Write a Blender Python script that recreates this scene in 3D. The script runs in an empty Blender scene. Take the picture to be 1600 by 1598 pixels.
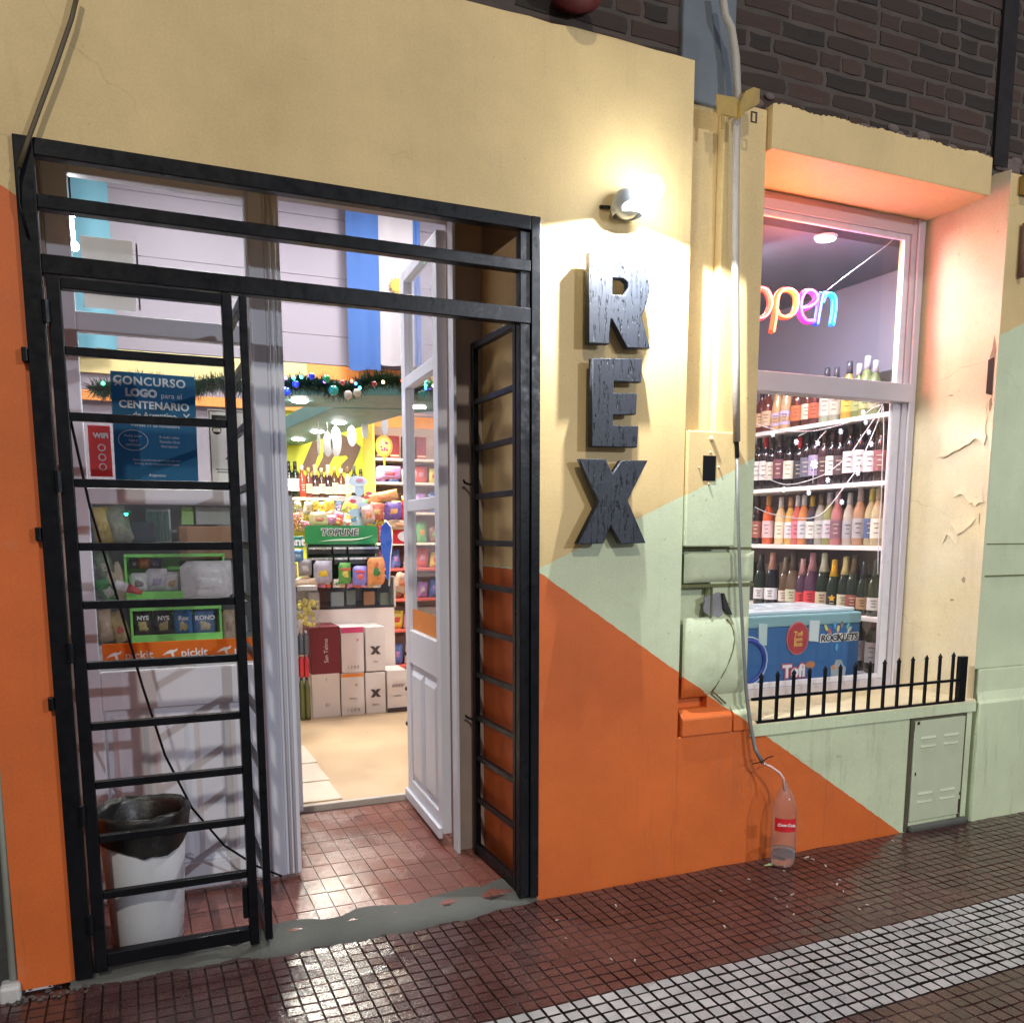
import bpy, math, random
from mathutils import Vector, Matrix
random.seed(7)
S = bpy.context.scene
COL = S.collection
# ------------------------------------------------------------------ camera
CF, CCY, CAM = 1356.53, 1024.31, Vector((0, -2.8923, 1.4))
yw, pt, rl = math.radians(23.5182), math.radians(-7.9961), math.radians(-0.0465)
FW = Vector((math.sin(yw)*math.cos(pt), math.cos(yw)*math.cos(pt), math.sin(pt)))
_rt = Vector((math.cos(yw), -math.sin(yw), 0)); _up = _rt.cross(FW)
RT = math.cos(rl)*_rt + math.sin(rl)*_up
UP = -math.sin(rl)*_rt + math.cos(rl)*_up
cd = bpy.data.cameras.new('camera'); co = bpy.data.objects.new('camera', cd); COL.objects.link(co)
cd.sensor_fit = 'HORIZONTAL'; cd.sensor_width = 36; cd.lens = CF/1600*36; cd.shift_y = (CCY-799)/1600
cd.clip_start = .05; cd.clip_end = 300
m3 = Matrix((RT, UP, -FW)).transposed(); co.matrix_world = Matrix.Translation(CAM) @ m3.to_4x4()
S.camera = co
def at(px, py, X=None, Y=None, Z=None):
    d = FW + RT*(px-800)/CF - UP*(py-CCY)/CF
    t = (X-CAM.x)/d.x if X is not None else (Y-CAM.y)/d.y if Y is not None else (Z-CAM.z)/d.z
    return CAM + d*t
# ------------------------------------------------------------------ world, lights, exposure
w = bpy.data.worlds.new('World'); S.world = w; w.use_nodes = True
bg = w.node_tree.nodes['Background']; bg.inputs[0].default_value = (.78, .76, .84, 1); bg.inputs[1].default_value = .27
def lamp(name, kind, loc, energy, color=(1, 1, 1), to=None, **k):
    l = bpy.data.lights.new(name, kind); l.energy = energy; l.color = color
    for a, b in k.items(): setattr(l, a, b)
    o = bpy.data.objects.new(name, l); o.location = loc; COL.objects.link(o)
    if to is not None: o.rotation_euler = (Vector(to)-Vector(loc)).to_track_quat('-Z', 'Y').to_euler()
    return o
lamp('street_sun', 'SUN', (-.25, -1, .80), .86, (1, .91, .76), to=(0, 0, 0), angle=math.radians(1.5))
lamp('street_lamp_light', 'POINT', (5.1, -8.0, 3.6), 720, (.88, .92, 1), shadow_soft_size=.05)
S.view_settings.view_transform = 'Standard'; S.view_settings.look = 'None'; S.view_settings.gamma = 1
S.view_settings.exposure = .30; S.view_settings.use_curve_mapping = False
S.render.engine = 'CYCLES'
# ------------------------------------------------------------------ materials
def L(c):
    if isinstance(c, str):
        c = c.lstrip('#'); c = [int(c[i:i+2], 16)/255 for i in (0, 2, 4)]
        c = [x/12.92 if x < .04045 else ((x+.055)/1.055)**2.4 for x in c]
    return (c[0], c[1], c[2], 1)
class NT:
    def __init__(s, name):
        s.m = bpy.data.materials.new(name); s.m.use_nodes = True; s.t = s.m.node_tree
        s.b = s.t.nodes['Principled BSDF']; s.out = s.t.nodes['Material Output']
    def n(s, ty, **k):
        o = s.t.nodes.new(ty)
        for a, b in k.items(): setattr(o, a, b)
        return o
    def l(s, a, b): s.t.links.new(a, b)
    def math(s, op, a, b=None, c=None, clamp=False):
        o = s.n('ShaderNodeMath', operation=op, use_clamp=clamp)
        for i, v in enumerate((a, b, c)):
            if v is None: continue
            if hasattr(v, 'links'): s.l(v, o.inputs[i])
            else: o.inputs[i].default_value = v
        return o.outputs[0]
    def noise(s, scale, detail=4, rough=.55, vec=None):
        o = s.n('ShaderNodeTexNoise'); o.inputs['Scale'].default_value = scale; o.inputs['Detail'].default_value = detail
        o.inputs['Roughness'].default_value = rough
        if vec is None:
            if not hasattr(s, 'pos'): s.pos = s.n('ShaderNodeNewGeometry').outputs['Position']
            vec = s.pos
        s.l(vec, o.inputs['Vector']); return o.outputs['Fac']
    def mix(s, f, a, b, mode='MIX'):
        o = s.n('ShaderNodeMix', data_type='RGBA', blend_type=mode)
        for i, v in ((0, f), (6, a), (7, b)):
            if hasattr(v, 'links'): s.l(v, o.inputs[i])
            elif i == 0: o.inputs[i].default_value = v
            else: o.inputs[i].default_value = L(v)
        return o.outputs[2]
    def ramp(s, f, a, b, x0=.4, x1=.6):
        o = s.n('ShaderNodeMapRange'); s.l(f, o.inputs[0]); o.inputs[1].default_value = x0; o.inputs[2].default_value = x1
        o.inputs[3].default_value = a; o.inputs[4].default_value = b; return o.outputs[0]
    def bump(s, h, strength=.3, dist=.004):
        o = s.n('ShaderNodeBump'); o.inputs['Strength'].default_value = strength; o.inputs['Distance'].default_value = dist
        s.l(h, o.inputs['Height']); s.l(o.outputs[0], s.b.inputs['Normal'])
MC = {}
def M(col, rough=.5, metal=0., var=.12, vs=14., bump=0., bs=80., emit=0., coat=0., name=None, spec=.5):
    """plain surface with procedural mottling and grain"""
    key = (str(col), rough, metal, var, vs, bump, bs, emit, coat, spec)
    if key in MC: return MC[key]
    t = NT(name or 'surface'); c = L(col)
    if var:
        f = t.noise(vs, 5, .6)
        d = tuple(x*(1-var*1.6) for x in c[:3]); e = tuple(min(1, x*(1+var)) for x in c[:3])
        t.l(t.mix(f, d, e), t.b.inputs['Base Color'])
        t.l(t.ramp(f, max(0, rough-.08), min(1, rough+.1), .3, .7), t.b.inputs['Roughness'])
    else:
        t.b.inputs['Base Color'].default_value = c; t.b.inputs['Roughness'].default_value = rough
    t.b.inputs['Metallic'].default_value = metal; t.b.inputs['Specular IOR Level'].default_value = spec
    t.b.inputs['Coat Weight'].default_value = coat
    if bump: t.bump(t.noise(bs, 4), bump)
    if emit:
        t.b.inputs['Emission Color'].default_value = c; t.b.inputs['Emission Strength'].default_value = emit
    MC[key] = t.m; return t.m
def glassm(name, tint=(1, 1, 1), refl=1., dirt=.0):
    t = NT(name); t.t.nodes.remove(t.b)
    tr = t.n('ShaderNodeBsdfTransparent'); tr.inputs[0].default_value = (*tint, 1)
    gl = t.n('ShaderNodeBsdfGlossy'); gl.inputs['Roughness'].default_value = .03
    fr = t.n('ShaderNodeLayerWeight'); fr.inputs['Blend'].default_value = .5
    f = t.math('MULTIPLY_ADD', t.math('POWER', fr.outputs['Facing'], 4.), .75*refl, .035*refl, clamp=True)
    mx = t.n('ShaderNodeMixShader'); t.l(f, mx.inputs[0]); t.l(tr.outputs[0], mx.inputs[1]); t.l(gl.outputs[0], mx.inputs[2])
    res = mx.outputs[0]
    if dirt:
        df = t.n('ShaderNodeBsdfDiffuse'); df.inputs[0].default_value = (.8, .82, .86, 1)
        k = t.ramp(t.noise(5, 5), dirt*.3, dirt*1.6, .35, .7)
        m2 = t.n('ShaderNodeMixShader'); t.l(k, m2.inputs[0]); t.l(res, m2.inputs[1]); t.l(df.outputs[0], m2.inputs[2]); res = m2.outputs[0]
    t.l(res, t.out.inputs[0]); return t.m
GLASS = glassm('window_glass', (.96, .98, .97), .8, .018)
GLASSW = glassm('shop_window_glass', (.97, .98, .98), .8, .006)
PLASTIC = glassm('clear_plastic', (.93, .95, .97), 2.2, .05)
# facade paint: yellow field, pale green wedge and orange triangle, laid out by position on the wall
def paint(name, force=None, grime=1.):
    t = NT(name); g = t.n('ShaderNodeNewGeometry'); t.pos = g.outputs['Position']
    sp = t.n('ShaderNodeSeparateXYZ'); t.l(t.pos, sp.inputs[0]); x, z = sp.outputs[0], sp.outputs[2]
    wob = t.math('MULTIPLY', t.math('SUBTRACT', t.noise(22, 2), .5), .012)
    zz = t.math('ADD', z, wob); dx = t.math('SUBTRACT', x, 1.356)
    dg = t.math('SUBTRACT', t.math('MULTIPLY_ADD', dx, .44, 1.269), zz)
    do = t.math('SUBTRACT', t.math('MULTIPLY_ADD', dx, -.665, 1.269), zz)
    mg = t.math('MULTIPLY', t.math('MULTIPLY', dg, 700, clamp=True), t.math('GREATER_THAN', dx, 0.), clamp=True)
    mo = t.math('MULTIPLY', do, 700, clamp=True)
    Y_, G_, O_ = (.70, .525, .245), (.60, .69, .47), (.66, .145, .026)
    if force == 'yellow': c = t.mix(0., Y_, Y_)
    elif force == 'green': c = t.mix(0., G_, G_)
    elif force == 'cream': c = t.mix(t.ramp(t.noise(3, 5), 0., 1., .3, .7), (.68, .58, .34), (.72, .63, .45))
    else: c = t.mix(mo, t.mix(mg, Y_, G_), O_)
    n1 = t.noise(1.7, 6, .65); n2 = t.noise(130, 3)
    v = t.math('ADD', t.ramp(n1, .82, 1.08, .3, .7), t.ramp(n2, -.06, .06, .3, .7))
    c = t.mix(1., c, t.comb(v), 'MULTIPLY') if hasattr(t, 'comb') else c
    cb = t.n('ShaderNodeCombineXYZ'); [t.l(v, cb.inputs[i]) for i in range(3)]
    c = t.mix(1., c, cb.outputs[0], 'MULTIPLY')
    # splash dirt near the pavement and drip stains
    mp = t.n('ShaderNodeMapping'); t.l(t.pos, mp.inputs[0]); mp.inputs['Scale'].default_value = (9, 9, .8)
    st = t.ramp(t.noise(2.2, 6, .7, mp.outputs[0]), 0., 1., .56, .74)
    low = t.ramp(z, 1., .25, .0, .9); dirt = t.math('MULTIPLY', t.math('MULTIPLY', st, low), .48*grime, clamp=True)
    c = t.mix(dirt, c, (.12, .085, .05))
    vo = t.n('ShaderNodeTexVoronoi', feature='DISTANCE_TO_EDGE'); vo.inputs['Scale'].default_value = 1.15
    wv = t.n('ShaderNodeVectorMath', operation='ADD'); nn = t.n('ShaderNodeTexNoise'); nn.inputs['Scale'].default_value = 5; t.l(t.pos, nn.inputs[0]); sv = t.n('ShaderNodeVectorMath', operation='SCALE'); sv.inputs[3].default_value = .22; t.l(nn.outputs['Color'], sv.inputs[0]); t.l(t.pos, wv.inputs[0]); t.l(sv.outputs[0], wv.inputs[1]); t.l(wv.outputs[0], vo.inputs['Vector'])
    ck = t.math('MULTIPLY', t.ramp(vo.outputs['Distance'], 1., 0., .0, .0035), t.ramp(t.noise(1.3, 3), 0., .5, .54, .66)); c = t.mix(t.math('MULTIPLY', ck, grime*.55, clamp=True), c, (.10, .075, .045))
    scf = t.ramp(t.noise(7, 6, .75), 0., .22, .60, .72); c = t.mix(t.math('MULTIPLY', scf, grime), c, (.34, .30, .24))
    spk = t.ramp(t.noise(38, 2, .5), 0., 1., .72, .76); c = t.mix(t.math('MULTIPLY', spk, .35*grime), c, (.2, .14, .09))
    t.l(c, t.b.inputs['Base Color']); t.b.inputs['Roughness'].default_value = .55
    h = t.math('ADD', t.math('MULTIPLY', t.noise(9, 3), 1.6), t.math('MULTIPLY', t.noise(170, 3), .35)); t.bump(h, .22, .004)
    return t.m
PAINT = paint('facade_paint'); PYEL = paint('yellow_paint', 'yellow'); PCRM = paint('cream_paint', 'cream'); PGRN = paint('green_paint', 'green')
def tilemat(name, a, b, wet, cell=.05, joint=False):
    t = NT(name); g = t.n('ShaderNodeNewGeometry'); t.pos = g.outputs['Position']
    sc = t.n('ShaderNodeVectorMath', operation='SCALE'); t.l(t.pos, sc.inputs[0]); sc.inputs[3].default_value = 1/cell
    fl = t.n('ShaderNodeVectorMath', operation='FLOOR'); t.l(sc.outputs[0], fl.inputs[0])
    wn = t.n('ShaderNodeTexWhiteNoise'); t.l(fl.outputs[0], wn.inputs[0])
    of = t.n('ShaderNodeVectorMath', operation='ADD'); t.l(t.pos, of.inputs[0]); of.inputs[1].default_value = (-1.2923+8, .7076+8, .2)
    s2 = t.n('ShaderNodeVectorMath', operation='SCALE'); t.l(of.outputs[0], s2.inputs[0]); s2.inputs[3].default_value = 2.5
    f2 = t.n('ShaderNodeVectorMath', operation='FLOOR'); t.l(s2.outputs[0], f2.inputs[0]); w2 = t.n('ShaderNodeTexWhiteNoise'); t.l(f2.outputs[0], w2.inputs[0])
    c = t.mix(t.math('ADD', t.math('MULTIPLY', wn.outputs[0], .55), t.math('MULTIPLY', w2.outputs[0], .45)), a, b); n1 = t.noise(6, 6, .7); n2 = t.noise(160, 4, .7)
    c = t.mix(t.ramp(n1, 0., .55, .45, .75), c, tuple(x*.35 for x in a))
    c = t.mix(t.ramp(n2, 0., .45, .58, .75), c, (.25, .2, .16))
    t.l(c, t.b.inputs['Base Color'])
    pud = t.ramp(t.noise(2.3, 5, .6), 0., 1., .42, .58)
    r = t.math('ADD', t.math('MULTIPLY', pud, wet[1]-wet[0]), wet[0]); r = t.math('ADD', r, t.ramp(n2, -.06, .14, .3, .7), clamp=True)
    t.l(r, t.b.inputs['Roughness']); t.b.inputs['Specular IOR Level'].default_value = .6
    t.bump(t.math('ADD', t.math('MULTIPLY', t.noise(240, 3), .3), t.noise(45, 3)), .38, .003)
    return t.m
T_RED = tilemat('red_paving', (.043, .019, .018), (.088, .040, .036), (.045, .20))
T_WHT = tilemat('white_paving', (.20, .21, .22), (.36, .36, .36), (.18, .40))
T_DOOR = tilemat('doorway_tile', (.20, .075, .06), (.26, .105, .085), (.08, .28), .07)
GROUT = M((.018, .013, .012), .35, var=.3)
SILT = M((.036, .018, .017), .28, var=.4, vs=20, bump=.3, bs=120)
BLACK = M((.004, .005, .007), .34, var=.3, vs=30, bump=.12, bs=60, name='black_metal', spec=.22)
WHITE = M((.66, .69, .78), .42, var=.05, vs=5, bump=.15, bs=40, name='white_gloss_wood')
TIMB = M((.33, .27, .24), .55, var=.12, vs=8, bump=.2, name='old_door_frame')
CONC = M((.085, .088, .08), .75, var=.25, vs=9, bump=.6, bs=70, name='cement')
ALU = M((.52, .49, .54), .35, var=.05, vs=6, name='window_frame_paint')
# ------------------------------------------------------------------ mesh helpers
class MB:
    def __init__(s): s.v = []; s.f = []; s.mi = []
    def add(s, v, f, m=0):
        n = len(s.v); s.v += [tuple(p) for p in v]; s.f += [tuple(n+i for i in q) for q in f]; s.mi += [m]*len(f); return s
    def box(s, x0, x1, y0, y1, z0, z1, m=0):
        v = [(x, y, z) for z in (z0, z1) for y in (y0, y1) for x in (x0, x1)]
        return s.add(v, [(0, 2, 3, 1), (4, 5, 7, 6), (0, 1, 5, 4), (1, 3, 7, 5), (3, 2, 6, 7), (2, 0, 4, 6)], m)
    def obox(s, c, ax, ay, az, m=0):
        c = Vector(c); ax, ay, az = Vector(ax), Vector(ay), Vector(az)
        v = [c+ax*i+ay*j+az*k for k in (-1, 1) for j in (-1, 1) for i in (-1, 1)]
        return s.add(v, [(0, 2, 3, 1), (4, 5, 7, 6), (0, 1, 5, 4), (1, 3, 7, 5), (3, 2, 6, 7), (2, 0, 4, 6)], m)
    def prism(s, poly, y0, y1, m=0):                    # outline in x,z, thickness along y
        n = len(poly); v = [(x, y0, z) for x, z in poly]+[(x, y1, z) for x, z in poly]
        a = sum(poly[i][0]*poly[(i+1) % n][1]-poly[(i+1) % n][0]*poly[i][1] for i in range(n))
        f = [tuple(range(n)), tuple(range(2*n-1, n-1, -1))]+[(i, i+n, (i+1) % n+n, (i+1) % n) for i in range(n)]
        if a < 0: f = [q[::-1] for q in f]
        return s.add(v, f, m)
    def plan(s, poly, z0, z1, m=0):                     # outline in x,y, height along z
        n = len(poly); v = [(x, y, z0) for x, y in poly]+[(x, y, z1) for x, y in poly]
        a = sum(poly[i][0]*poly[(i+1) % n][1]-poly[(i+1) % n][0]*poly[i][1] for i in range(n))
        f = [tuple(range(n-1, -1, -1)), tuple(range(n, 2*n))]+[(i, (i+1) % n, (i+1) % n+n, i+n) for i in range(n)]
        if a < 0: f = [q[::-1] for q in f]
        return s.add(v, f, m)
    def side(s, poly, x0, x1, m=0):                     # outline in y,z, width along x
        n = len(poly); v = [(x0, y, z) for y, z in poly]+[(x1, y, z) for y, z in poly]
        a = sum(poly[i][0]*poly[(i+1) % n][1]-poly[(i+1) % n][0]*poly[i][1] for i in range(n))
        f = [tuple(range(n-1, -1, -1)), tuple(range(n, 2*n))]+[(i, (i+1) % n, (i+1) % n+n, i+n) for i in range(n)]
        if a < 0: f = [q[::-1] for q in f]
        return s.add(v, f, m)
    def lathe(s, prof, c=(0, 0, 0), n=16, m=0, cap=True):
        cx, cy, cz = c; v = []; f = []
        for r, z in prof: v += [(cx+r*math.cos(2*math.pi*i/n), cy+r*math.sin(2*math.pi*i/n), cz+z) for i in range(n)]
        for k in range(len(prof)-1):
            for i in range(n): j = (i+1) % n; f.append((k*n+i, k*n+j, (k+1)*n+j, (k+1)*n+i))
        if cap: f.append(tuple(range(n-1, -1, -1))); f.append(tuple((len(prof)-1)*n+i for i in range(n)))
        return s.add(v, f, m)
    def tube(s, pts, r, n=8, m=0, closed=False):
        pts = [Vector(p) for p in pts]; v = []; f = []; k = len(pts); u = None
        for i, p in enumerate(pts):
            a = pts[i-1] if (i or closed) else p; b = pts[(i+1) % k] if (i < k-1 or closed) else p
            t = (b-a).normalized()
            if u is None: u = t.cross(Vector((0, 0, 1))); u = u if u.length > .1 else t.cross(Vector((1, 0, 0)))
            u = (u-t*u.dot(t)).normalized(); w_ = t.cross(u); rr = r[i] if isinstance(r, (list, tuple)) else r
            v += [p+(u*math.cos(2*math.pi*j/n)+w_*math.sin(2*math.pi*j/n))*rr for j in range(n)]
        for i in range(k if closed else k-1):
            for j in range(n): q = (j+1) % n; i2 = (i+1) % k; f.append((i*n+j, i*n+q, i2*n+q, i2*n+j))
        if not closed: f.append(tuple(range(n-1, -1, -1))); f.append(tuple((k-1)*n+j for j in range(n)))
        return s.add(v, f, m)
    def ball(s, c, r, n=10, k=7, m=0, sq=(1, 1, 1)):
        v = [(c[0], c[1], c[2]-r*sq[2])]; f = []
        for i in range(1, k):
            a = math.pi*i/k
            v += [(c[0]+r*sq[0]*math.sin(a)*math.cos(2*math.pi*j/n), c[1]+r*sq[1]*math.sin(a)*math.sin(2*math.pi*j/n), c[2]-r*sq[2]*math.cos(a)) for j in range(n)]
        v.append((c[0], c[1], c[2]+r*sq[2])); e = len(v)-1
        for j in range(n):
            q = (j+1) % n; f.append((0, 1+q, 1+j)); f.append((e, e-n+j, e-n+q))
            for i in range(k-2): f.append((1+i*n+j, 1+i*n+q, 1+(i+1)*n+q, 1+(i+1)*n+j))
        return s.add(v, f, m)
W = {}
def thing(name, loc, label, cat, group=None):
    o = bpy.data.objects.new(name, None); o.empty_display_size = .05; COL.objects.link(o); o.location = loc
    W[o.name] = Vector(loc); o['label'] = label; o['category'] = cat
    if group: o['group'] = group
    return o
def obj(name, mb, mat, parent=None, smooth=False, bevel=0., local=False, label=None, kind=None, sub=0):
    off = W[parent.name] if (parent and not local) else Vector((0, 0, 0))
    me = bpy.data.meshes.new(name); me.from_pydata([(v[0]-off.x, v[1]-off.y, v[2]-off.z) for v in mb.v], [], mb.f)
    mats = mat if isinstance(mat, (list, tuple)) else [mat]
    for q in mats: me.materials.append(q)
    if len(mats) > 1: me.polygons.foreach_set('material_index', mb.mi)
    if smooth: me.polygons.foreach_set('use_smooth', [True]*len(me.polygons))
    me.update(); o = bpy.data.objects.new(name, me); COL.objects.link(o)
    if parent: o.parent = parent; W[o.name] = W[parent.name]
    else: W[o.name] = Vector((0, 0, 0))
    if bevel:
        b = o.modifiers.new('bevel', 'BEVEL'); b.width = bevel; b.segments = 2; b.limit_method = 'ANGLE'; b.angle_limit = .7
    if sub: b = o.modifiers.new('sub', 'SUBSURF'); b.levels = sub; b.render_levels = sub
    if label: o['label'] = label
    if kind: o['kind'] = kind
    return o
def tag(o, label, cat, group=None):
    o['label'] = label; o['category'] = cat
    if group: o['group'] = group
    return o
def struct(name, mb, mat, **k): return obj(name, mb, mat, kind='structure', **k)
def dup(root, loc=None, rotz=None, label=None, group=None):
    r = root.copy(); COL.objects.link(r)
    if loc is not None: r.location = loc
    if rotz is not None: r.rotation_euler = (0, 0, rotz)
    if label: r['label'] = label
    if group: r['group'] = group
    for c in list(root.children):
        d = c.copy(); COL.objects.link(d); d.parent = r
        for g in list(c.children): e = g.copy(); COL.objects.link(e); e.parent = d
    return r
TX = {}
def text_mesh(s, size, depth=.001, offset=0., align='CENTER', shear=0., space=1.):
    cu = bpy.data.curves.new('lettering', 'FONT'); cu.body = s; cu.size = size; cu.extrude = depth; cu.offset = offset
    cu.align_x = align; cu.align_y = 'CENTER'; cu.shear = shear; cu.space_character = space; cu.resolution_u = 3
    o = bpy.data.objects.new('tmp', cu); COL.objects.link(o); dg = bpy.context.evaluated_depsgraph_get(); dg.update()
    me = bpy.data.meshes.new_from_object(o.evaluated_get(dg)); bpy.data.objects.remove(o); return me
def text(s, size, mat, parent, loc, rot=(math.pi/2, 0, 0), name='lettering', scale=(1, 1, 1), **k):
    me = text_mesh(s, size, **k); me.materials.clear(); me.materials.append(mat)
    o = bpy.data.objects.new(name, me); COL.objects.link(o); o.parent = parent
    o.location = Vector(loc)-(W[parent.name] if parent else Vector()); o.rotation_euler = rot; o.scale = scale
    return o
# ================================================================== THE SETTING
# pavement of 5 cm squares: red field, white band, red field
PY0, PP = -.0, .05
paving = thing('sidewalk', (0, 0, 0), 'wet red paving with a white band of small squares', 'pavement')
del paving['category']; del paving['label']; paving['kind'] = 'structure'
from mathutils import noise as mnoise
q = MB(); nx, ny = 230, 66; gx0, gx1, gy0, gy1 = -2.0, 7.2, -2.6, .03
def silt(x, y):
    n_ = mnoise.fractal(Vector((x*1.5, y*2.2, 3.3)), .8, 2.0, 4); k_ = 0 if -1.11 < y < -.7 else 1
    return -.0092+.0076*max(0., min(1., (n_+.10)*2.6))*k_
q.add([(gx0+(gx1-gx0)*i/nx, gy0+(gy1-gy0)*j/ny, silt(gx0+(gx1-gx0)*i/nx, gy0+(gy1-gy0)*j/ny)) for j in range(ny+1) for i in range(nx+1)], [(j*(nx+1)+i, j*(nx+1)+i+1, (j+1)*(nx+1)+i+1, (j+1)*(nx+1)+i) for j in range(ny) for i in range(nx)])
obj('silt', q, SILT, paving, smooth=True); obj('tile_bed', MB().box(-8, 12, -9, .03, -.3, -.0095), GROUT, paving)
obj('tile_bed', MB().box(-8, 12, -30, -9.002, -.3, -.012), M((.05, .05, .052), .5, var=.2, bump=.5), paving)
def tile_geo(mb, cx, cy, s, h=.0095, m=0, jit=0., base=0.):
    a = s/2-(.0034 if m == 1 else .0019); b = a-.0016; z1 = base+random.uniform(-.0012, .0004) if jit else 0.; t1 = random.uniform(-jit, jit); t2 = random.uniform(-jit, jit)
    v = [(cx-a, cy-a, z1-h), (cx+a, cy-a, z1-h), (cx+a, cy+a, z1-h), (cx-a, cy+a, z1-h)]
    v += [(cx+i*b, cy+j*b, z1+i*t1+j*t2) for i, j in ((-1, -1), (1, -1), (1, 1), (-1, 1))]
    k = len(mb.v); mb.add(v, [(4, 5, 6, 7)], m); mb.v = mb.v[:k+8]; mb.f += [tuple(k+i for i in q_) for q_ in ((0, 1, 5, 4), (1, 2, 6, 5), (2, 3, 7, 6), (3, 0, 4, 7))]; mb.mi += [2 if m == 1 else 0]*4
cells = []
XG0, YG0 = 1.2923, -.7076
for i in range(-44, 96):
    for j in range(-42, 14):
        cx, cy = XG0+(i+.5)*PP, YG0+(j+.5)*PP
        if cy > -.004: continue
        p = Vector((cx, cy, 0))-CAM; zc = p.dot(FW); u = 800+CF*p.dot(RT)/zc; v = CCY-CF*p.dot(UP)/zc
        cells.append(((zc if (0 < u < 1600 and v < 1598) else 1e6+zc), cx, cy, 1 if -8 <= j < 0 else 0))
cells.sort(); rest = MB(); tm = []
for wht in (0, 1):
    for k in range(4):
        q = MB(); tile_geo(q, 0, 0, PP, m=wht, jit=.0009); o = obj('tile', q, [T_RED, T_WHT, GROUT], paving); tm.append(o)
cnt = 0
for k, (d, cx, cy, wht) in enumerate(cells):
    if cnt < 300:
        t0 = tm[wht*4+random.randrange(4)]; o = bpy.data.objects.new('tile', t0.data); COL.objects.link(o); o.parent = paving
        o.location = (cx, cy, 0); cnt += 1
    else: tile_geo(rest, cx, cy, PP, m=wht, jit=.0011)
for o in tm: bpy.data.objects.remove(o)
obj('tile', rest, [T_RED, T_WHT, GROUT], paving, kind='stuff')
# doorway floor of larger tiles, cement lip, shop floor
dfl = thing('doorway_floor', (0, 0, 0), '', ''); del dfl['category']; del dfl['label']; dfl['kind'] = 'structure'
obj('tile_bed', MB().box(-.3, 1.4, .03, 1.37, -.1, .0265), M((.060, .030, .027), .35, var=.3), dfl)
q = MB(); a, b = .0715, .142
q.add([(-a/2+.001, -b/2+.001, -.006), (a/2-.001, -b/2+.001, -.006), (a/2-.001, b/2-.001, -.006), (-a/2+.001, b/2-.001, -.006),
       (-a/2+.0025, -b/2+.0025, 0), (a/2-.0025, -b/2+.0025, 0), (a/2-.0025, b/2-.0025, 0), (-a/2+.0025, b/2-.0025, 0)], [(4, 5, 6, 7), (0, 1, 5, 4), (1, 2, 6, 5), (2, 3, 7, 6), (3, 0, 4, 7)])
t0 = obj('tile', q, T_DOOR, dfl); bpy.data.objects['tile']
for i in range(22):
    for j in range(10):
        x = -.24+(i+.5)*a; y = .04+(j+.5)*b
        if x > 1.35 or y > 1.30: continue
        o = bpy.data.objects.new('tile', t0.data); COL.objects.link(o); o.parent = dfl
        o.location = (x, y, .030+random.uniform(-.0008, .0006)); o.rotation_euler = (random.uniform(-.004, .004), random.uniform(-.004, .004), 0)
bpy.data.objects.remove(t0)
# cement lip along the doorway with a ragged edge
q = MB(); n = 26; top = []; bot = []; back = []
for i in range(n+1):
    x = -.25+1.62*i/n
    bot.append((x, (-.062 if x > .28 else -.03)+.012*math.sin(i*1.7)+random.uniform(-.006, .006)*(1 if x > .3 else .3)+(max(0, x-.95)*.13), .001))
    top.append((x, bot[-1][1]+.05+.01*math.sin(i*.9), .026+.006*math.sin(i*2.1)))
    back.append((x, .10+.025*math.sin(i*1.3)+random.uniform(-.01, .012)+(.05 if x > 1.1 else 0), .0365))
base_ = [(p[0], p[1], -.01) for p in bot]
vs = base_+bot+top+back; f = []
for r in range(3):
    for i in range(n): f.append((r*(n+1)+i, r*(n+1)+i+1, (r+1)*(n+1)+i+1, (r+1)*(n+1)+i))
q.add(vs, f); struct('cement_step', q, CONC, smooth=True)
SHOPF = M((.52, .37, .22), .35, var=.12, vs=3, bump=.1, name='shop_floor_boards')
struct('shop_floor', MB().box(-3, 5.2, 1.373, 7.2, -.1, .055), SHOPF)
q = MB().box(-.3, 1.4, 1.345, 1.3725, .02, .059); tag(obj('door_sill', q, M((.5, .46, .42), .4), bevel=.004), 'pale metal edged sill where the shop floor begins', 'door sill')
pl = thing('floor_board', (.85, 1.6, .055), 'worn pale boards laid flat just inside the door', 'floor board')
for k, (a_, b_, c_, d_) in enumerate([(.66, .92, 1.40, 1.75), (.68, .93, 1.77, 2.15), (.70, .94, 2.17, 2.6)]):
    obj('board', MB().box(a_, b_, c_, d_, .0555, .062), M((.60, .5, .40), .5, var=.15, vs=9), pl, bevel=.002)
# ------------------------------------------------------------------ facade
fac = thing('shop_front_wall', (1.6, .2, 0), 'yellow shop front wall with an orange triangle and a pale green wedge', 'wall')
q = MB(); q.box(-3., 1.99, 0, .12, 2.482, 3.112); q.box(-3., 1.99, .122, .62, 2.66, 3.112)
q.box(1.362, 1.99, 0, .62, -.02, 2.4815)
q.box(-.392, -.236, 0, .62, .012, 2.4815)
obj('wall_panel', q, PAINT, fac)
q = MB(); q.box(1.992, 2.15, .065, .5, .58, 3.10); q.box(2.151, 2.352, .028, .5, .58, 3.02); obj('pilaster', q, PAINT, fac, bevel=.004)
q = MB(); q.box(1.992, 3.70, .006, .3, -.02, .578)
obj('plinth', q, PAINT, fac, bevel=.004)
for a_, b_ in ((2.012, 2.262), (2.269, 2.362)): obj('corbel_block', MB().side([(-.004, .5785), (-.004, .652), (.030, .688), (.12, .688), (.12, .5785)], a_, b_), PAINT, fac, bevel=.006)
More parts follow.
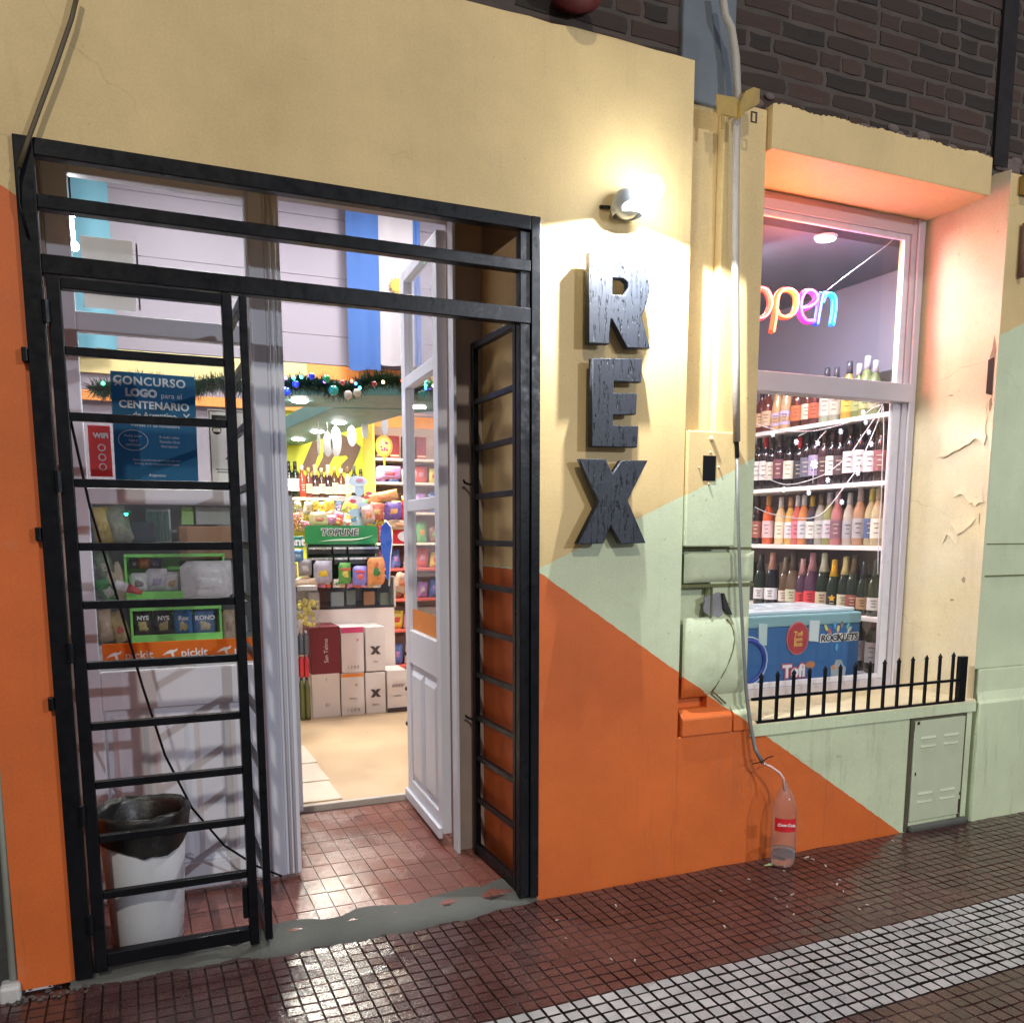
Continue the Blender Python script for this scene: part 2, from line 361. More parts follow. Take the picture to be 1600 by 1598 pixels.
def rough_block(x0, x1, z0, z1, y0, bul, nx=14, nz=9, seed=1, prof=None):
    rnd = random.Random(seed); q = MB(); v = []; f = []
    for j in range(nz+1):
        for i in range(nx+1):
            u, w_ = i/nx, j/nz; e = min(u, 1-u, w_, 1-w_)*6; e = min(1, e)
            d = bul*math.sqrt(max(0, 1-(1-e)**2))+rnd.uniform(-.0022, .0022)*(e > 0)
            if prof: d *= prof(w_)
            v.append((x0+(x1-x0)*u, y0-d, z0+(z1-z0)*w_))
    for j in range(nz):
        for i in range(nx): a = j*(nx+1)+i; f.append((a, a+1, a+nx+2, a+nx+1))
    q.add(v, f); return q
obj('rusticated_block', rough_block(2.022, 2.366, 1.203, 1.330, .03, .017, seed=2), PAINT, fac, smooth=True)
obj('rusticated_block', rough_block(2.025, 2.352, .735, 1.062, .03, .026, 14, 14, 3, lambda w_: .25+.95*math.sin(math.pi*min(1, w_*.8+.2))), PAINT, fac, smooth=True)
DKG = M((.16, .17, .07), .7, var=.3)
pts = [(2.235, 1.05), (2.25, 1.03), (2.262, 1.0), (2.264, .965), (2.256, .93), (2.24, .89), (2.218, .845), (2.19, .80), (2.163, .757)]
def bulge(z): w_ = (z-.735)/.327; return .03-.026*(.25+.95*math.sin(math.pi*min(1, w_*.8+.2)))
obj('groove', MB().tube([(x, bulge(z)+.002, z) for x, z in pts]+[(2.19, .012, .737), (2.235, .012, .70)], .0042, 6), DKG, fac, smooth=True)
obj('groove', MB().box(1.993, 2.365, .022, .06, 1.185, 1.198), DKG, fac)
obj('groove', MB().box(1.993, 2.352, .024, .06, 1.336, 1.345), DKG, fac)
obj('groove', MB().box(2.144, 2.152, .02, .06, 1.345, 1.40), DKG, fac)
obj('groove', MB().box(2.152, 2.159, .02, .06, 1.06, 1.185), DKG, fac)
# broken plaster with bare cement
q = MB(); c0 = at(1120, 944, Y=.02); n = 24; pr = []
for i in range(n): r = random.uniform(.050, .068); pr.append((c0.x+r*1.05*math.cos(i*6.283/n), c0.z+r*.85*math.sin(i*6.283/n)))
q.prism(pr, .0245, .03); obj('plaster_hole', q, M((.30, .31, .34), .85, var=.25, bump=.8), fac)
q = MB(); q.prism([(c0.x+.022, c0.z+.045), (c0.x+.03, c0.z+.045), (c0.x+.05, c0.z+.0), (c0.x+.075, c0.z-.045), (c0.x+.055, c0.z-.04), (c0.x+.032, c0.z-.02)], .012, .024)
obj('plaster_crack', q, M((.03, .03, .03), .9), fac)
# lintel over the window, right pier, sill
obj('lintel', MB().box(2.354, 3.562, .0, .37, 2.872, 3.03), PYEL, fac, bevel=.004)
q = MB(); q.plan([(3.565, .372), (3.685, .0), (7.5, .0), (7.5, .5), (3.565, .5)], .752, 2.99); obj('pier', q, [PAINT], fac, bevel=.006)
q = MB(); q.plan([(3.563, .371), (3.565, .366), (3.679, .006), (3.683, .0015), (3.676, .0015), (3.558, .366)], .61, 2.98)
obj('window_reveal', MB().add([(3.560, .372, .60), (3.5605, .372, 3.0), (3.681, -.001, 3.0), (3.681, -.001, .60), (3.5655, .372, .60), (3.5655, .372, 3.), (3.686, .001, 3.), (3.686, .001, .6)],
    [(0, 1, 2, 3), (3, 2, 6, 7), (4, 7, 6, 5), (0, 3, 7, 4), (1, 5, 6, 2)]), PCRM, fac)
q = MB(); q.side([(-.022, -.02), (-.022, .585), (-.012, .60), (.0, .64), (.0, .752), (.3, .752), (.3, -.02)], 3.712, 7.5); obj('pier_base', q, PGRN, fac, bevel=.006)
q = MB(); q.box(3.703, 7.5, -.006, .02, 1.197, 1.203); q.box(3.700, 7.5, -.004, .02, 1.349, 1.353); obj('groove', q, DKG, fac)
q = MB(); q.side([(-.008, .5785), (-.008, .602), (.0, .61), (.36, .625), (.36, .5785)], 2.354, 3.70)
obj('window_sill', q, PCRM, fac, bevel=.003)
obj('sill_edge', MB().box(2.356, 3.699, -.010, .005, .550, .5995), PGRN, fac)
# flaking plaster on the reveal: thin curled plates and the holes behind them
def rev(u, z, d=0.):                                   # u 0..1 from the window to the street
    p = Vector((3.5605, .372, 0)).lerp(Vector((3.681, -.001, 0)), u); nrm = Vector((-.373, -.1205, 0)).normalized()
    return (p+nrm*d)+Vector((0, 0, z))
FLK = PCRM; FLD = M((.33, .26, .17), .9, var=.3, bump=.6)
def flake(u, z, r, seed, hole=True, sx=1., sz=1.):
    rnd = random.Random(seed); n = 11; ring = [(u+r*sx*rnd.uniform(.6, 1.1)*math.cos(i*6.283/n)*2.6, z+r*sz*rnd.uniform(.6, 1.1)*math.sin(i*6.283/n)) for i in range(n)]
    q = MB(); q.add([rev(min(.99, max(.01, a_)), b_, .0012) for a_, b_ in ring]+[rev(min(.99, max(.01, a_)), b_, .0) for a_, b_ in ring], [tuple(range(n))]+[(i, (i+1) % n, n+(i+1) % n, n+i) for i in range(n)])
    obj('plaster_hole', q, FLD, fac)
def plate(u0, u1, z0, z1, lift, seed):
    rnd = random.Random(seed); nx, nz = 9, 6; v = []; f = []
    for j in range(nz+1):
        for i in range(nx+1):
            a_, b_ = i/nx, j/nz; zz = z0+(z1-z0)*b_+(rnd.uniform(-.012, .012) if j == 0 else 0)+(1-b_)*.03*math.sin(a_*5+seed)
            v.append(rev(u0+(u1-u0)*a_+(rnd.uniform(-.02, .02) if i in (0, nx) else 0), zz, .002+lift*.55*(1-b_)**3+rnd.uniform(0, .0008)))
    for j in range(nz):
        for i in range(nx): a = j*(nx+1)+i; f.append((a, a+1, a+nx+2, a+nx+1))
    obj('plaster_flake', MB().add(v, f), FLK, fac, smooth=True)
plate(.42, .93, 1.80, 2.0, .016, 4); plate(.62, .95, 1.56, 1.66, .010, 7); plate(.60, .88, 1.43, 1.50, .008, 9); plate(.5, .7, 1.36, 1.42, .007, 12)
for a_ in [(.95, 2.18, .035, 1, 1, .4, 3.4), (.96, 1.99, .014, 2, 1, .5, 2.5), (.80, 1.18, .012, 3, 1, .8, 1.3), (.68, 1.08, .012, 4, 1, 1, .5), (.66, 1.86, .012, 5, 1, 1.4, .6), (.5, 2.05, .007, 6, 1, 2, .6), (.93, 1.47, .012, 8, 1, .35, 3.), (.55, 1.40, .008, 9, 1, .4, 2.4)]:
    flake(a_[0], a_[1], a_[2], a_[3], True, a_[5], a_[6])
obj('plaster_hole', MB().add([rev(.90, 2.19, .002), rev(.965, 2.20, .002), rev(.97, 2.03, .002), rev(.90, 2.04, .002), rev(.9, 2.19), rev(.965, 2.20), rev(.97, 2.03), rev(.9, 2.04)],
    [(0, 1, 2, 3), (0, 4, 5, 1), (1, 5, 6, 2), (2, 6, 7, 3), (3, 7, 4, 0)]), M((.035, .025, .018), .8), fac)
# ------------------------------------------------------------------ brick wall above
bw = thing('brick_wall', (2.8, .2, 3.0), 'bare dark brick wall with smeared mortar above the painted shop front', 'wall')
obj('mortar', MB().box(-3, 7.5, .068, .5, 3.0, 5.2), M((.088, .070, .060), .9, var=.45, vs=10, bump=1., bs=60, name='old_mortar'), bw)
BR = [M(c, .85, var=.35, vs=22, bump=.9, bs=55) for c in ((.052, .030, .023), (.040, .026, .021), (.064, .037, .028), (.027, .020, .017))]
def brick_mesh(w_, h_, seed):
    rnd = random.Random(seed); q = MB(); k = .003
    v = []
    for y, e in ((.0, k), (.03, 0)):
        for (sx, sz) in ((-1, -1), (0, -1), (1, -1), (1, 0), (1, 1), (0, 1), (-1, 1), (-1, 0)):
            v.append((sx*(w_/2-e)+rnd.uniform(-.006, .006), y+rnd.uniform(-.0015, .0015), sz*(h_/2-e)+rnd.uniform(-.005, .005)))
    f = [tuple(range(8))]+[(i, 8+i, 8+(i+1) % 8, (i+1) % 8) for i in range(8)]
    return q.add(v, f)
bm = {}
for w_ in (.215, .105):
    for s_ in range(4): o = obj('brick', brick_mesh(w_, .056, s_+10), BR[s_], bw, local=True); bm[(w_, s_)] = o.data; bpy.data.objects.remove(o)
row = 0; z = 3.035
while z < 3.85:
    x = 1.30+(row % 2)*.09-(row*.05 % .1)
    while x < 4.3:
        w_ = .215 if (row % 3 or random.random() < .3) else .105
        cx = x+w_/2
        if not (1.955 < cx < 2.215):
            o = bpy.data.objects.new('brick', bm[(w_, random.randrange(4))]); COL.objects.link(o); o.parent = bw
            o.location = Vector((cx, .0655+random.uniform(-.002, .0015), z+.030))-W[bw.name]; o.rotation_euler = (0, random.uniform(-.012, .012), 0)
        x += w_+.013
    row += 1; z += .070
# smeared mortar lumps along the ragged lower edge
q = MB()
for i in range(110):
    x = random.uniform(1.4, 4.2); q.ball((x, .062, 3.035+random.uniform(-.01, .06)*(random.random()**1.5)), random.uniform(.012, .035), 7, 5, sq=(1.5, .35, .7))
obj('mortar_smear', q, M((.15, .115, .11), .9, var=.3, vs=20, bump=1.), bw, kind='stuff', smooth=True)
q = MB(); rag = []
for i in range(140):
    x = 2.354+i*(3.56-2.354)/139; rag.append((x, 3.034+.004*math.sin(i*.21)+random.uniform(-.003, .004)))
q.prism([(2.354, 3.0285)]+rag+[(3.56, 3.0285)], .002, .05); obj('ragged_edge', q, PYEL, fac)
q = MB(); rag = [(-3+i*4.99/60, 3.115+random.uniform(-.003, .006)) for i in range(61)]; q.prism([(-3, 3.11)]+rag+[(1.99, 3.11)], .002, .055); obj('ragged_edge', q, PYEL, fac)
cc = tag(obj('concrete_column', MB().box(1.965, 2.205, .045, .4, 3.0, 5.2), M((.15, .175, .20), .85, var=.25, vs=10, bump=.7), bevel=.008), 'grey concrete column rising between brick walls above the pilaster', 'column')
vg = thing('wall_gap', (3.7, .2, 3), 'dark vertical slot in the brick wall at its right end', 'slot')
obj('slot_shade', MB().box(3.63, 3.72, .050, .0675, 3.03, 5), M((.012, .01, .012), .9), vg)  # near-black strip; the shade inside the gap is put into its colour
# neighbour wall on the far left with its drain pipe
tag(obj('neighbour_wall', MB().box(-4, -.396, .06, .3, -.02, 2.47), M((.075, .08, .08), .8, var=.3, bump=.6)), 'dark grey strip of neighbouring wall left of the orange pier', 'wall')
dp = thing('drain_pipe', (-.43, .0, 0), 'pale green pipe standing in a cement block at far left', 'pipe')
obj('pipe', MB().tube([(-.405, .02, .03), (-.393, .02, 1.0), (-.385, .02, 2.4)], .014, 10), M((.40, .44, .38), .5), dp, smooth=True)
obj('block', MB().box(-.44, -.385, -.04, .03, -.01, .045), M((.5, .5, .5), .8, bump=.5), dp, bevel=.008)
# debris between pier and paving
q = MB()
for i in range(80):
    x = random.uniform(-.42, -.2); y = random.uniform(-.07, .02); r = random.uniform(.002, .008); q.ball((x, y, r*.4), r, 6, 4, sq=(1, .8, .6))
tag(obj('rubble', q, M((.09, .08, .075), .9, var=.4, bump=.5), kind='stuff'), 'crumbled cement bits at the foot of the orange pier', 'rubble')
q = MB()
for (a_, b_, s_) in [(1290, 1352, 1), (1308, 1381, 1), (1312, 1374, .8), (1318, 1392, .7), (1238, 1397, .8), (1212, 1403, .6), (1355, 1413, .7), (1343, 1420, .6), (1132, 1447, 1), (1240, 1428, .6), (1260, 1339, 1.2), (1270, 1342, 1.), (962, 1414, .9), (1170, 1373, .8), (1126, 1391, .7), (955, 1498, .6), (992, 1500, .6), (1395, 1313, .8), (1230, 1416, .5), (1115, 1408, .5), (870, 1437, .7), (884, 1465, .5), (1225, 1360, .5)]:
    p = at(a_, b_, Z=.003); r = random.uniform(.007, .011)*s_; an = random.uniform(0, 3)
    q.obox(p, (r*math.cos(an), r*math.sin(an), .001), (-r*.4*math.sin(an), r*.4*math.cos(an), 0), (0, 0, .0016))
tag(obj('litter', q, M((.34, .28, .24), .7), kind='stuff'), 'small pale scraps scattered on the wet red paving', 'litter')
# ================================================================== SECURITY GATE
gate = thing('security_gate', (.55, 0, 0), 'black square tube security gate with two ladder like leaves filling the doorway', 'gate')
q = MB(); q.box(-.236, -.186, -.02, .03, .02, 2.482); obj('post', q, BLACK, gate, bevel=.003)
q = MB(); q.box(1.325, 1.361, -.02, .03, .02, 2.482); obj('post', q, BLACK, gate, bevel=.003)
q = MB(); q.box(1.285, 1.3245, -.012, .024, .02, 2.43); obj('post', q, BLACK, gate, bevel=.003)
for a_, b_ in ((2.435, 2.482), (2.298, 2.336), (2.125, 2.178)): obj('bar', MB().box(-.186, 1.325, -.018, .022, a_, b_), BLACK, gate, bevel=.003)
RZ = (1.92, 1.737, 1.548, 1.363, 1.19, 1.007, .82, .637, .465, .282)
lf = obj('gate_leaf', MB().box(-.178, -.142, -.025, .011, .035, 2.118).box(.292, .322, -.025, .011, .035, 2.118).box(-.142, .292, -.0245, .0105, 2.088, 2.118).box(-.142, .292, -.0245, .0105, .050, .095).box(.275, .2915, -.02, .006, .13, .24), BLACK, gate, bevel=.003)
for z in RZ: obj('rung', MB().box(-.1415, .2915, -.019, .004, z-.012, z+.012), BLACK, lf, bevel=.002)
l3 = obj('gate_leaf', MB().box(.342, .366, -.028, .0, .045, 2.118).box(.342, .366, .420, .448, .045, 2.118).box(.3425, .3655, .0, .420, 2.09, 2.118).box(.3425, .3655, .0, .420, .05, .09), BLACK, gate, bevel=.003, label='folded leaf standing edge on beside the left leaf')
for z in RZ: obj('rung', MB().box(.345, .363, .0005, .4195, z-.011, z+.011), BLACK, l3, bevel=.002)
for z in (2.02, 1.55, 1.05, .55, .2): obj('hinge', MB().lathe([(.011, -.03), (.011, .03)], (-.182, -.03, z), 8), BLACK, gate, smooth=False)
for z in (1.9, 1.40, .9): obj('hinge', MB().box(-.252, -.237, -.028, -.002, z-.02, z+.02), BLACK, gate, bevel=.003)
l2 = obj('gate_leaf', MB().box(1.285, 1.309, .03, .058, .035, 2.15).box(1.285, 1.309, .447, .477, .035, 2.15).box(1.2855, 1.3085, .058, .447, 2.122, 2.15).box(1.2855, 1.3085, .058, .447, .045, .085), BLACK, gate, bevel=.003, label='folded leaf standing open against the right reveal')
for z in RZ: obj('rung', MB().box(1.288, 1.306, .0585, .4465, z-.011, z+.011), BLACK, l2, bevel=.002)
for z in (1.60, .62): obj('latch', MB().tube([(1.29, .478, z), (1.285, .50, z), (1.27, .512, z+.008), (1.262, .50, z+.016)], .005, 6), BLACK, l2)
for z in (2.06, 1.55, 1.20, .8, .4): obj('hinge', MB().lathe([(.010, -.03), (.010, .03)], (1.297, .022, z), 8), BLACK, gate)
# ================================================================== DOUBLE DOOR
door = thing('entrance_door', (.5, .55, .03), 'white glazed double door, left leaf shut and right leaf swung into the shop', 'door')
DY = .52
q = MB(); q.box(-.236, -.205, .50, .62, .03, 2.655); q.box(1.235, 1.36, .535, .62, .03, 2.655); q.box(-.205, 1.235, .53, .62, 2.632, 2.655)
obj('door_frame', q, TIMB, door, bevel=.004)
obj('frame_bead', MB().box(1.222, 1.2345, .50, .56, .03, 2.63), WHITE, door, bevel=.003)
q = MB(); y0, y1 = DY, DY+.045
q.box(-.205, -.128, y0, y1, .045, 2.63); q.box(.437, .50, y0, y1, .045, 2.63); q.box(-.128, .437, y0, y1, 2.59, 2.63)
for a_, b_ in ((2.085, 2.15), (1.505, 1.56), (.765, .905), (.045, .15)): q.box(-.128, .437, y0+.001, y1-.001, a_, b_)
lfd = obj('door_leaf', q, WHITE, door, bevel=.004, label='closed left leaf')
for a_, b_ in ((2.15, 2.59), (1.56, 2.085), (.905, 1.505)): obj('pane', MB().box(-.127, .436, y0+.020, y0+.024, a_+.001, b_-.001), GLASS, lfd)
obj('lower_panel', MB().box(-.1175, .4365, y0+.022, y0+.032, .15, .765), WHITE, lfd)
for a_, b_ in ((-.10, .02), (.04, .16), (.18, .29), (.31, .42)):
    q = MB(); y = y0+.021; e = .018
    q.add([(a_, y, .175), (b_, y, .175), (b_, y, .74), (a_, y, .74), (a_+e, y-.014, .175+e), (b_-e, y-.014, .175+e), (b_-e, y-.014, .74-e), (a_+e, y-.014, .74-e)], [(4, 5, 6, 7), (0, 1, 5, 4), (1, 2, 6, 5), (2, 3, 7, 6), (3, 0, 4, 7)])
    obj('raised_panel', q, WHITE, lfd)
for x, r in ((.446, .005), (.518, .007), (.538, .007)):
    obj('moulding', MB().lathe([(r, .05), (r, 2.62)], (x, DY-.004+(x > .5)*.006, 0), 8), WHITE, door, smooth=True)
obj('meeting_stile', MB().box(.5005, .560, DY+.004, DY+.055, .045, 2.62), WHITE, door, bevel=.004)
# right leaf, swung inwards about its hinge
hx, hy, ang = 1.224, .640, math.radians(86.3)
dv = Vector((math.cos(ang), math.sin(ang), 0)); nv = Vector((-dv.y, dv.x, 0))
def lb(q, a, b, n0, n1, z0, z1):
    c = Vector((hx, hy, 0))+dv*((a+b)/2)+nv*((n0+n1)/2)+Vector((0, 0, (z0+z1)/2)); return q.obox(c, dv*((b-a)/2), nv*((n1-n0)/2), (0, 0, (z1-z0)/2))
q = MB(); lb(q, 0, .075, -.022, .022, .075, 2.62); lb(q, .595, .675, -.022, .022, .075, 2.62)
for a_, b_ in ((2.57, 2.62), (2.085, 2.14), (1.505, 1.56), (.765, .93), (.075, .16)): lb(q, .075, .595, -.021, .021, a_, b_)
rl_ = obj('door_leaf', q, WHITE, door, bevel=.004, label='open right leaf')
for a_, b_ in ((2.14, 2.57), (1.56, 2.085), (.93, 1.505)): q = MB(); lb(q, .076, .594, -.002, .002, a_+.001, b_-.001); obj('pane', q, GLASS, rl_)
q = MB(); lb(q, .0755, .5945, -.008, .008, .16, .765); obj('lower_panel', q, WHITE, rl_)
for a_, b_ in ((.09, .325), (.345, .58)):
    for (n0, n1) in ((.008, .022),):
        q = MB(); e = .03; P_ = lambda a, n, z: Vector((hx, hy, 0))+dv*a+nv*n+Vector((0, 0, z))
        q.add([P_(a_, n0, .18), P_(b_, n0, .18), P_(b_, n0, .74), P_(a_, n0, .74), P_(a_+e, n1, .18+e), P_(b_-e, n1, .18+e), P_(b_-e, n1, .74-e), P_(a_+e, n1, .74-e)], [(4, 5, 6, 7), (0, 1, 5, 4), (1, 2, 6, 5), (2, 3, 7, 6), (3, 0, 4, 7)])
        obj('raised_panel', q, WHITE, rl_)
q = MB(); lb(q, -.0, .675, .0225, .040, .055, .105); obj('weather_bar', q, WHITE, rl_, bevel=.004)
for z in (.80, .62, .44): q = MB(); c = Vector((hx, hy, z))+dv*.675; q.ball(c+nv*.02, .012, 8, 6); obj('knob', q, M((.02, .02, .02), .3), rl_, smooth=True)
ORG = M((.75, .24, .03), .45, var=.06)
q = MB(); lb(q, .08, .59, .003, .004, .935, 1.035); st2 = tag(obj('shop_sticker', q, ORG), 'orange sticker strip on the glass of the open right leaf', 'sticker')
# ================================================================== STICKERS AND POSTERS on the left leaf glass
PY = DY+.0185
WHT = M((.78, .78, .78), .6, var=.03); INK = M((.02, .02, .02), .6, var=0)
def thin(m):                                              # paper that lets the shop light through
    m = m.copy(); nt = m.node_tree; b = nt.nodes['Principled BSDF']; o = nt.nodes['Material Output']; tl = nt.nodes.new('ShaderNodeBsdfTranslucent'); mx = nt.nodes.new('ShaderNodeMixShader'); mx.inputs[0].default_value = .45
    if b.inputs['Base Color'].links: nt.links.new(b.inputs['Base Color'].links[0].from_socket, tl.inputs[0])
    nt.links.new(b.outputs[0], mx.inputs[1]); nt.links.new(tl.outputs[0], mx.inputs[2]); nt.links.new(mx.outputs[0], o.inputs[0]); return m
def poster(name, x0, x1, z0, z1, mat, label, cat, y=PY, tilt=0.):
    t = thing(name, ((x0+x1)/2, y, (z0+z1)/2), label, cat)
    w_, h_ = (x1-x0)/2, (z1-z0)/2; q = MB(); n = 6; v = []; f = []
    for k in (0, 1):
        for j in range(n+1):
            for i in range(n+1):
                a_ = -w_+2*w_*i/n; b_ = -h_+2*h_*j/n; v.append((a_, -.0012+.0008*k-.0004*math.sin(i*1.3+j), b_))
    for k in (0, 1):
        for j in range(n):
            for i in range(n): a = k*(n+1)**2+j*(n+1)+i; f.append((a, a+1, a+n+2, a+n+1))
    obj('sheet', q.add(v, f), thin(mat), t, local=True); t.rotation_euler = (0, tilt, 0); return t
def ptext(t, s, size, mat, x, z, y=-.004, **k):
    me = text_mesh(s, size, k.pop('depth', .0004), **k); me.materials.clear(); me.materials.append(mat)
    o = bpy.data.objects.new('lettering', me); COL.objects.link(o); o.parent = t; o.location = (x, y, z); o.rotation_euler = (math.pi/2, 0, 0); W[o.name] = W[t.name]; return o
def pshape(t, name, mb, mat): return obj(name, mb, mat, t, local=True)
POS = M((.018, .17, .33), .5, var=.06, vs=6); LB = M((.55, .68, .78), .6, var=0)
bp = poster('contest_poster', -.035, .242, 1.585, 1.962, POS, 'blue contest poster with pale lettering taped inside the door glass', 'poster', tilt=.01)
ptext(bp, 'CONCURSO', .040, LB, -.012, .158, offset=.001, space=1.1); ptext(bp, 'LOGO', .036, LB, -.042, .118, offset=.0022); ptext(bp, 'para el', .026, LB, .058, .114)
ptext(bp, 'CENTENARIO', .036, LB, .0, .077, offset=.0012, space=1.05); ptext(bp, 'de Argentino', .027, LB, .0, .044, offset=.0004)
ptext(bp, 'Viernes 17 de noviembre', .016, LB, .0, .008)
q = MB(); q.tube([(-.075+.048*math.cos(a_*.2618), -.004, -.045+.035*math.sin(a_*.2618)) for a_ in range(24)], .0012, 5, closed=True); pshape(bp, 'oval', q, LB)
for k, (a_, b_) in enumerate((('Podes traer', -.03), ('logo y', -.045), ('participar', -.06))): ptext(bp, a_, .012, LB, -.075, b_)
for k, (a_, b_) in enumerate((('A todo color', -.03), ('Tamaño libre', -.046), ('Inscripcion', -.062))): ptext(bp, a_, .013, LB, .045, b_)
ptext(bp, 'Bases y condiciones en la sede del club', .010, LB, 0, -.112); ptext(bp, 'Entrega de los trabajos en secretaria', .010, LB, 0, -.125); ptext(bp, 'Argentino', .014, LB, 0, -.165)
for (a_, b_) in ((-.115, .15), (.105, .045)):
    q = MB(); q.obox((a_, -.004, b_), (.011, 0, .011), (0, .0004, 0), (-.0015, 0, .0015)); q.obox((a_, -.0045, b_), (.009, 0, -.010), (0, .0004, 0), (.0015, 0, .0015)); pshape(bp, 'cross_mark', q, LB)
RD = M((.55, .09, .10), .5, var=.08)
rp = poster('price_notice', -.116, -.045, 1.60, 1.775, RD, 'red vertical notice with white figures at the left edge of the door glass', 'notice')
for k in range(3):
    q = MB(); q.tube([(.005+.011*math.cos(a_*.524), -.004, .012-.033*k+.011*math.sin(a_*.524)) for a_ in range(12)], .0022, 5, closed=True); pshape(rp, 'circle', q, LB)
ptext(rp, 'WIFI', .024, LB, .005, .052, offset=.001)
mk = poster('mask_notice', .283, .420, 1.555, 1.85, WHT, 'white notice with a black border and a masked face on the door glass', 'notice')
q = MB()
for a_ in ((-.066, -.0625, -.144, .144), (.0625, .066, -.144, .144)): q.box(a_[0], a_[1], -.0035, -.003, a_[2], a_[3])
for a_ in ((-.144, -.1405), (.1405, .144)): q.box(-.0625, .0625, -.0035, -.003, *a_)
q.box(-.056, .03, -.0035, -.003, .112, .128); q.box(-.05, .0, -.0035, -.003, -.068, -.065); q.box(-.045, .03, -.0035, -.003, -.078, -.075)
q.prism([(-.058, -.135), (.02, -.135), (-.02, -.112)], -.0035, -.003); pshape(mk, 'print', q, INK)
q = MB(); q.lathe([(.017, 0), (.017, .0005)], (0, 0, 0), 14); q2 = MB(); q2.add([(v[0]-.040, -.0035-v[2], v[1]+.075) for v in q.v], q.f); pshape(mk, 'face', q2, INK)
q = MB(); q.prism([(-.054, .068), (-.026, .068), (-.028, .08), (-.052, .08)], -.005, -.0045); pshape(mk, 'mask', q, WHT)
q = MB(); q.prism([(-.006, -.05), (.002, -.05), (.002, -.03), (.010, -.03), (-.002, -.012), (-.014, -.03), (-.006, -.03)], -.0035, -.003); q.ball((-.002, -.003, -.005), .006, 8, 6, sq=(1, .1, 1)); pshape(mk, 'figure', q, INK)
qr = poster('paper_notice', -.100, .062, 2.168, 2.40, WHT, 'white paper notice behind the transom bars of the door', 'notice')
q = MB().box(.091, .0965, -.004, -.003, -.11, .11)
for k in range(7): q.box(.0905, .097, -.0045, -.004, -.105+k*.031, -.093+k*.031)
obj('tape', q, M((.05, .05, .07), .5), qr, local=True)
ps = poster('sticker_strip', -.117, .436, .918, 1.008, ORG, 'long orange sticker strip with white lettering along the foot of the door glass', 'sticker')
for k in range(3):
    x = -.185+.19*k
    ptext(ps, 'pickit', .043, WHT, x+.030, -.002, offset=.0008)
    q = MB(); q.prism([(x-.082, -.008), (x-.066, .006), (x-.052, .013), (x-.038, .012), (x-.027, .018), (x-.030, .008), (x-.042, .002), (x-.040, -.014), (x-.048, -.014), (x-.052, .0), (x-.066, -.002)], -.0042, -.0036); pshape(ps, 'emblem', q, WHT)
# ================================================================== LETTERS R E X
def cracked():
    t = NT('cracked_black_wood'); g = t.n('ShaderNodeNewGeometry'); t.pos = g.outputs['Position']
    mp = t.n('ShaderNodeMapping'); t.l(t.pos, mp.inputs[0]); mp.inputs['Scale'].default_value = (9, 9, 1); mp.inputs['Rotation'].default_value = (0, -.25, 0)
    n1 = t.noise(9, 3, .6, mp.outputs[0]); cr = t.ramp(n1, 1., 0., .56, .61); n2 = t.noise(90, 3)
    t.l(t.mix(t.noise(9, 4), (.016, .022, .034), (.034, .042, .058)), t.b.inputs['Base Color'])
    t.l(t.ramp(n2, .5, .75, .3, .7), t.b.inputs['Roughness']); t.bump(t.math('ADD', t.math('MULTIPLY', cr, 1.), t.math('MULTIPLY', n2, .05)), .8, .010); return t.m
CRK = cracked()
def shape(loops, depth, bev=0.):
    cu = bpy.data.curves.new('outline', 'CURVE'); cu.dimensions = '2D'; cu.fill_mode = 'BOTH'; cu.extrude = depth/2; cu.bevel_depth = bev; cu.bevel_resolution = 1
    for lp in loops:
        sp = cu.splines.new('POLY'); sp.points.add(len(lp)-1); sp.use_cyclic_u = True
        for i, (a, b) in enumerate(lp): sp.points[i].co = (a, b, 0, 1)
    o = bpy.data.objects.new('tmp', cu); COL.objects.link(o); dg = bpy.context.evaluated_depsgraph_get(); dg.update()
    me = bpy.data.meshes.new_from_object(o.evaluated_get(dg)); bpy.data.objects.remove(o); return me
OUT = {'R': [[(135, 75), (300, 85), (350, 95), (390, 125), (412, 165), (420, 210), (425, 260), (415, 310), (395, 360), (380, 385), (425, 542), (318, 540), (243, 398), (233, 398), (225, 520), (130, 516)], [(243, 195), (300, 200), (322, 222), (325, 248), (306, 290), (240, 285)]],
       'E': [[(150, 597), (387, 600), (382, 708), (250, 703), (246, 768), (362, 770), (356, 865), (246, 868), (243, 927), (368, 930), (362, 1027), (145, 1022)]],
       'X': [[(92, 1090), (210, 1092), (245, 1168), (290, 1098), (412, 1098), (315, 1290), (402, 1495), (288, 1500), (234, 1405), (195, 1498), (78, 1500), (182, 1295)]]}
for ch, lab in (('R', 'black weathered wooden letter R, highest on the wall'), ('E', 'black weathered wooden letter E in the middle'), ('X', 'black weathered wooden letter X, lowest on the wall')):
    loops = [[at(880+u/3.134, 370+v/3.134, Y=-.065) for u, v in lp] for lp in OUT[ch]]
    c = sum((p for p in loops[0]), Vector())/len(loops[0])
    me = shape([[(p.x-c.x, p.z-c.z) for p in lp] for lp in loops], .026, .003); me.materials.clear(); me.materials.append(CRK)
    o = bpy.data.objects.new('letter', me); COL.objects.link(o); o.location = (c.x, -.046, c.z); o.rotation_euler = (math.pi/2, 0, 0)
    tag(o, lab, 'letter', 'letters on the front wall'); W[o.name] = Vector((c.x, -.042, c.z))
    for sy in (.09, -.09): obj('spacer', MB().lathe([(.006, -.0), (.006, .02)], (-.08, sy, -.040), 6), BLACK, o, local=True)
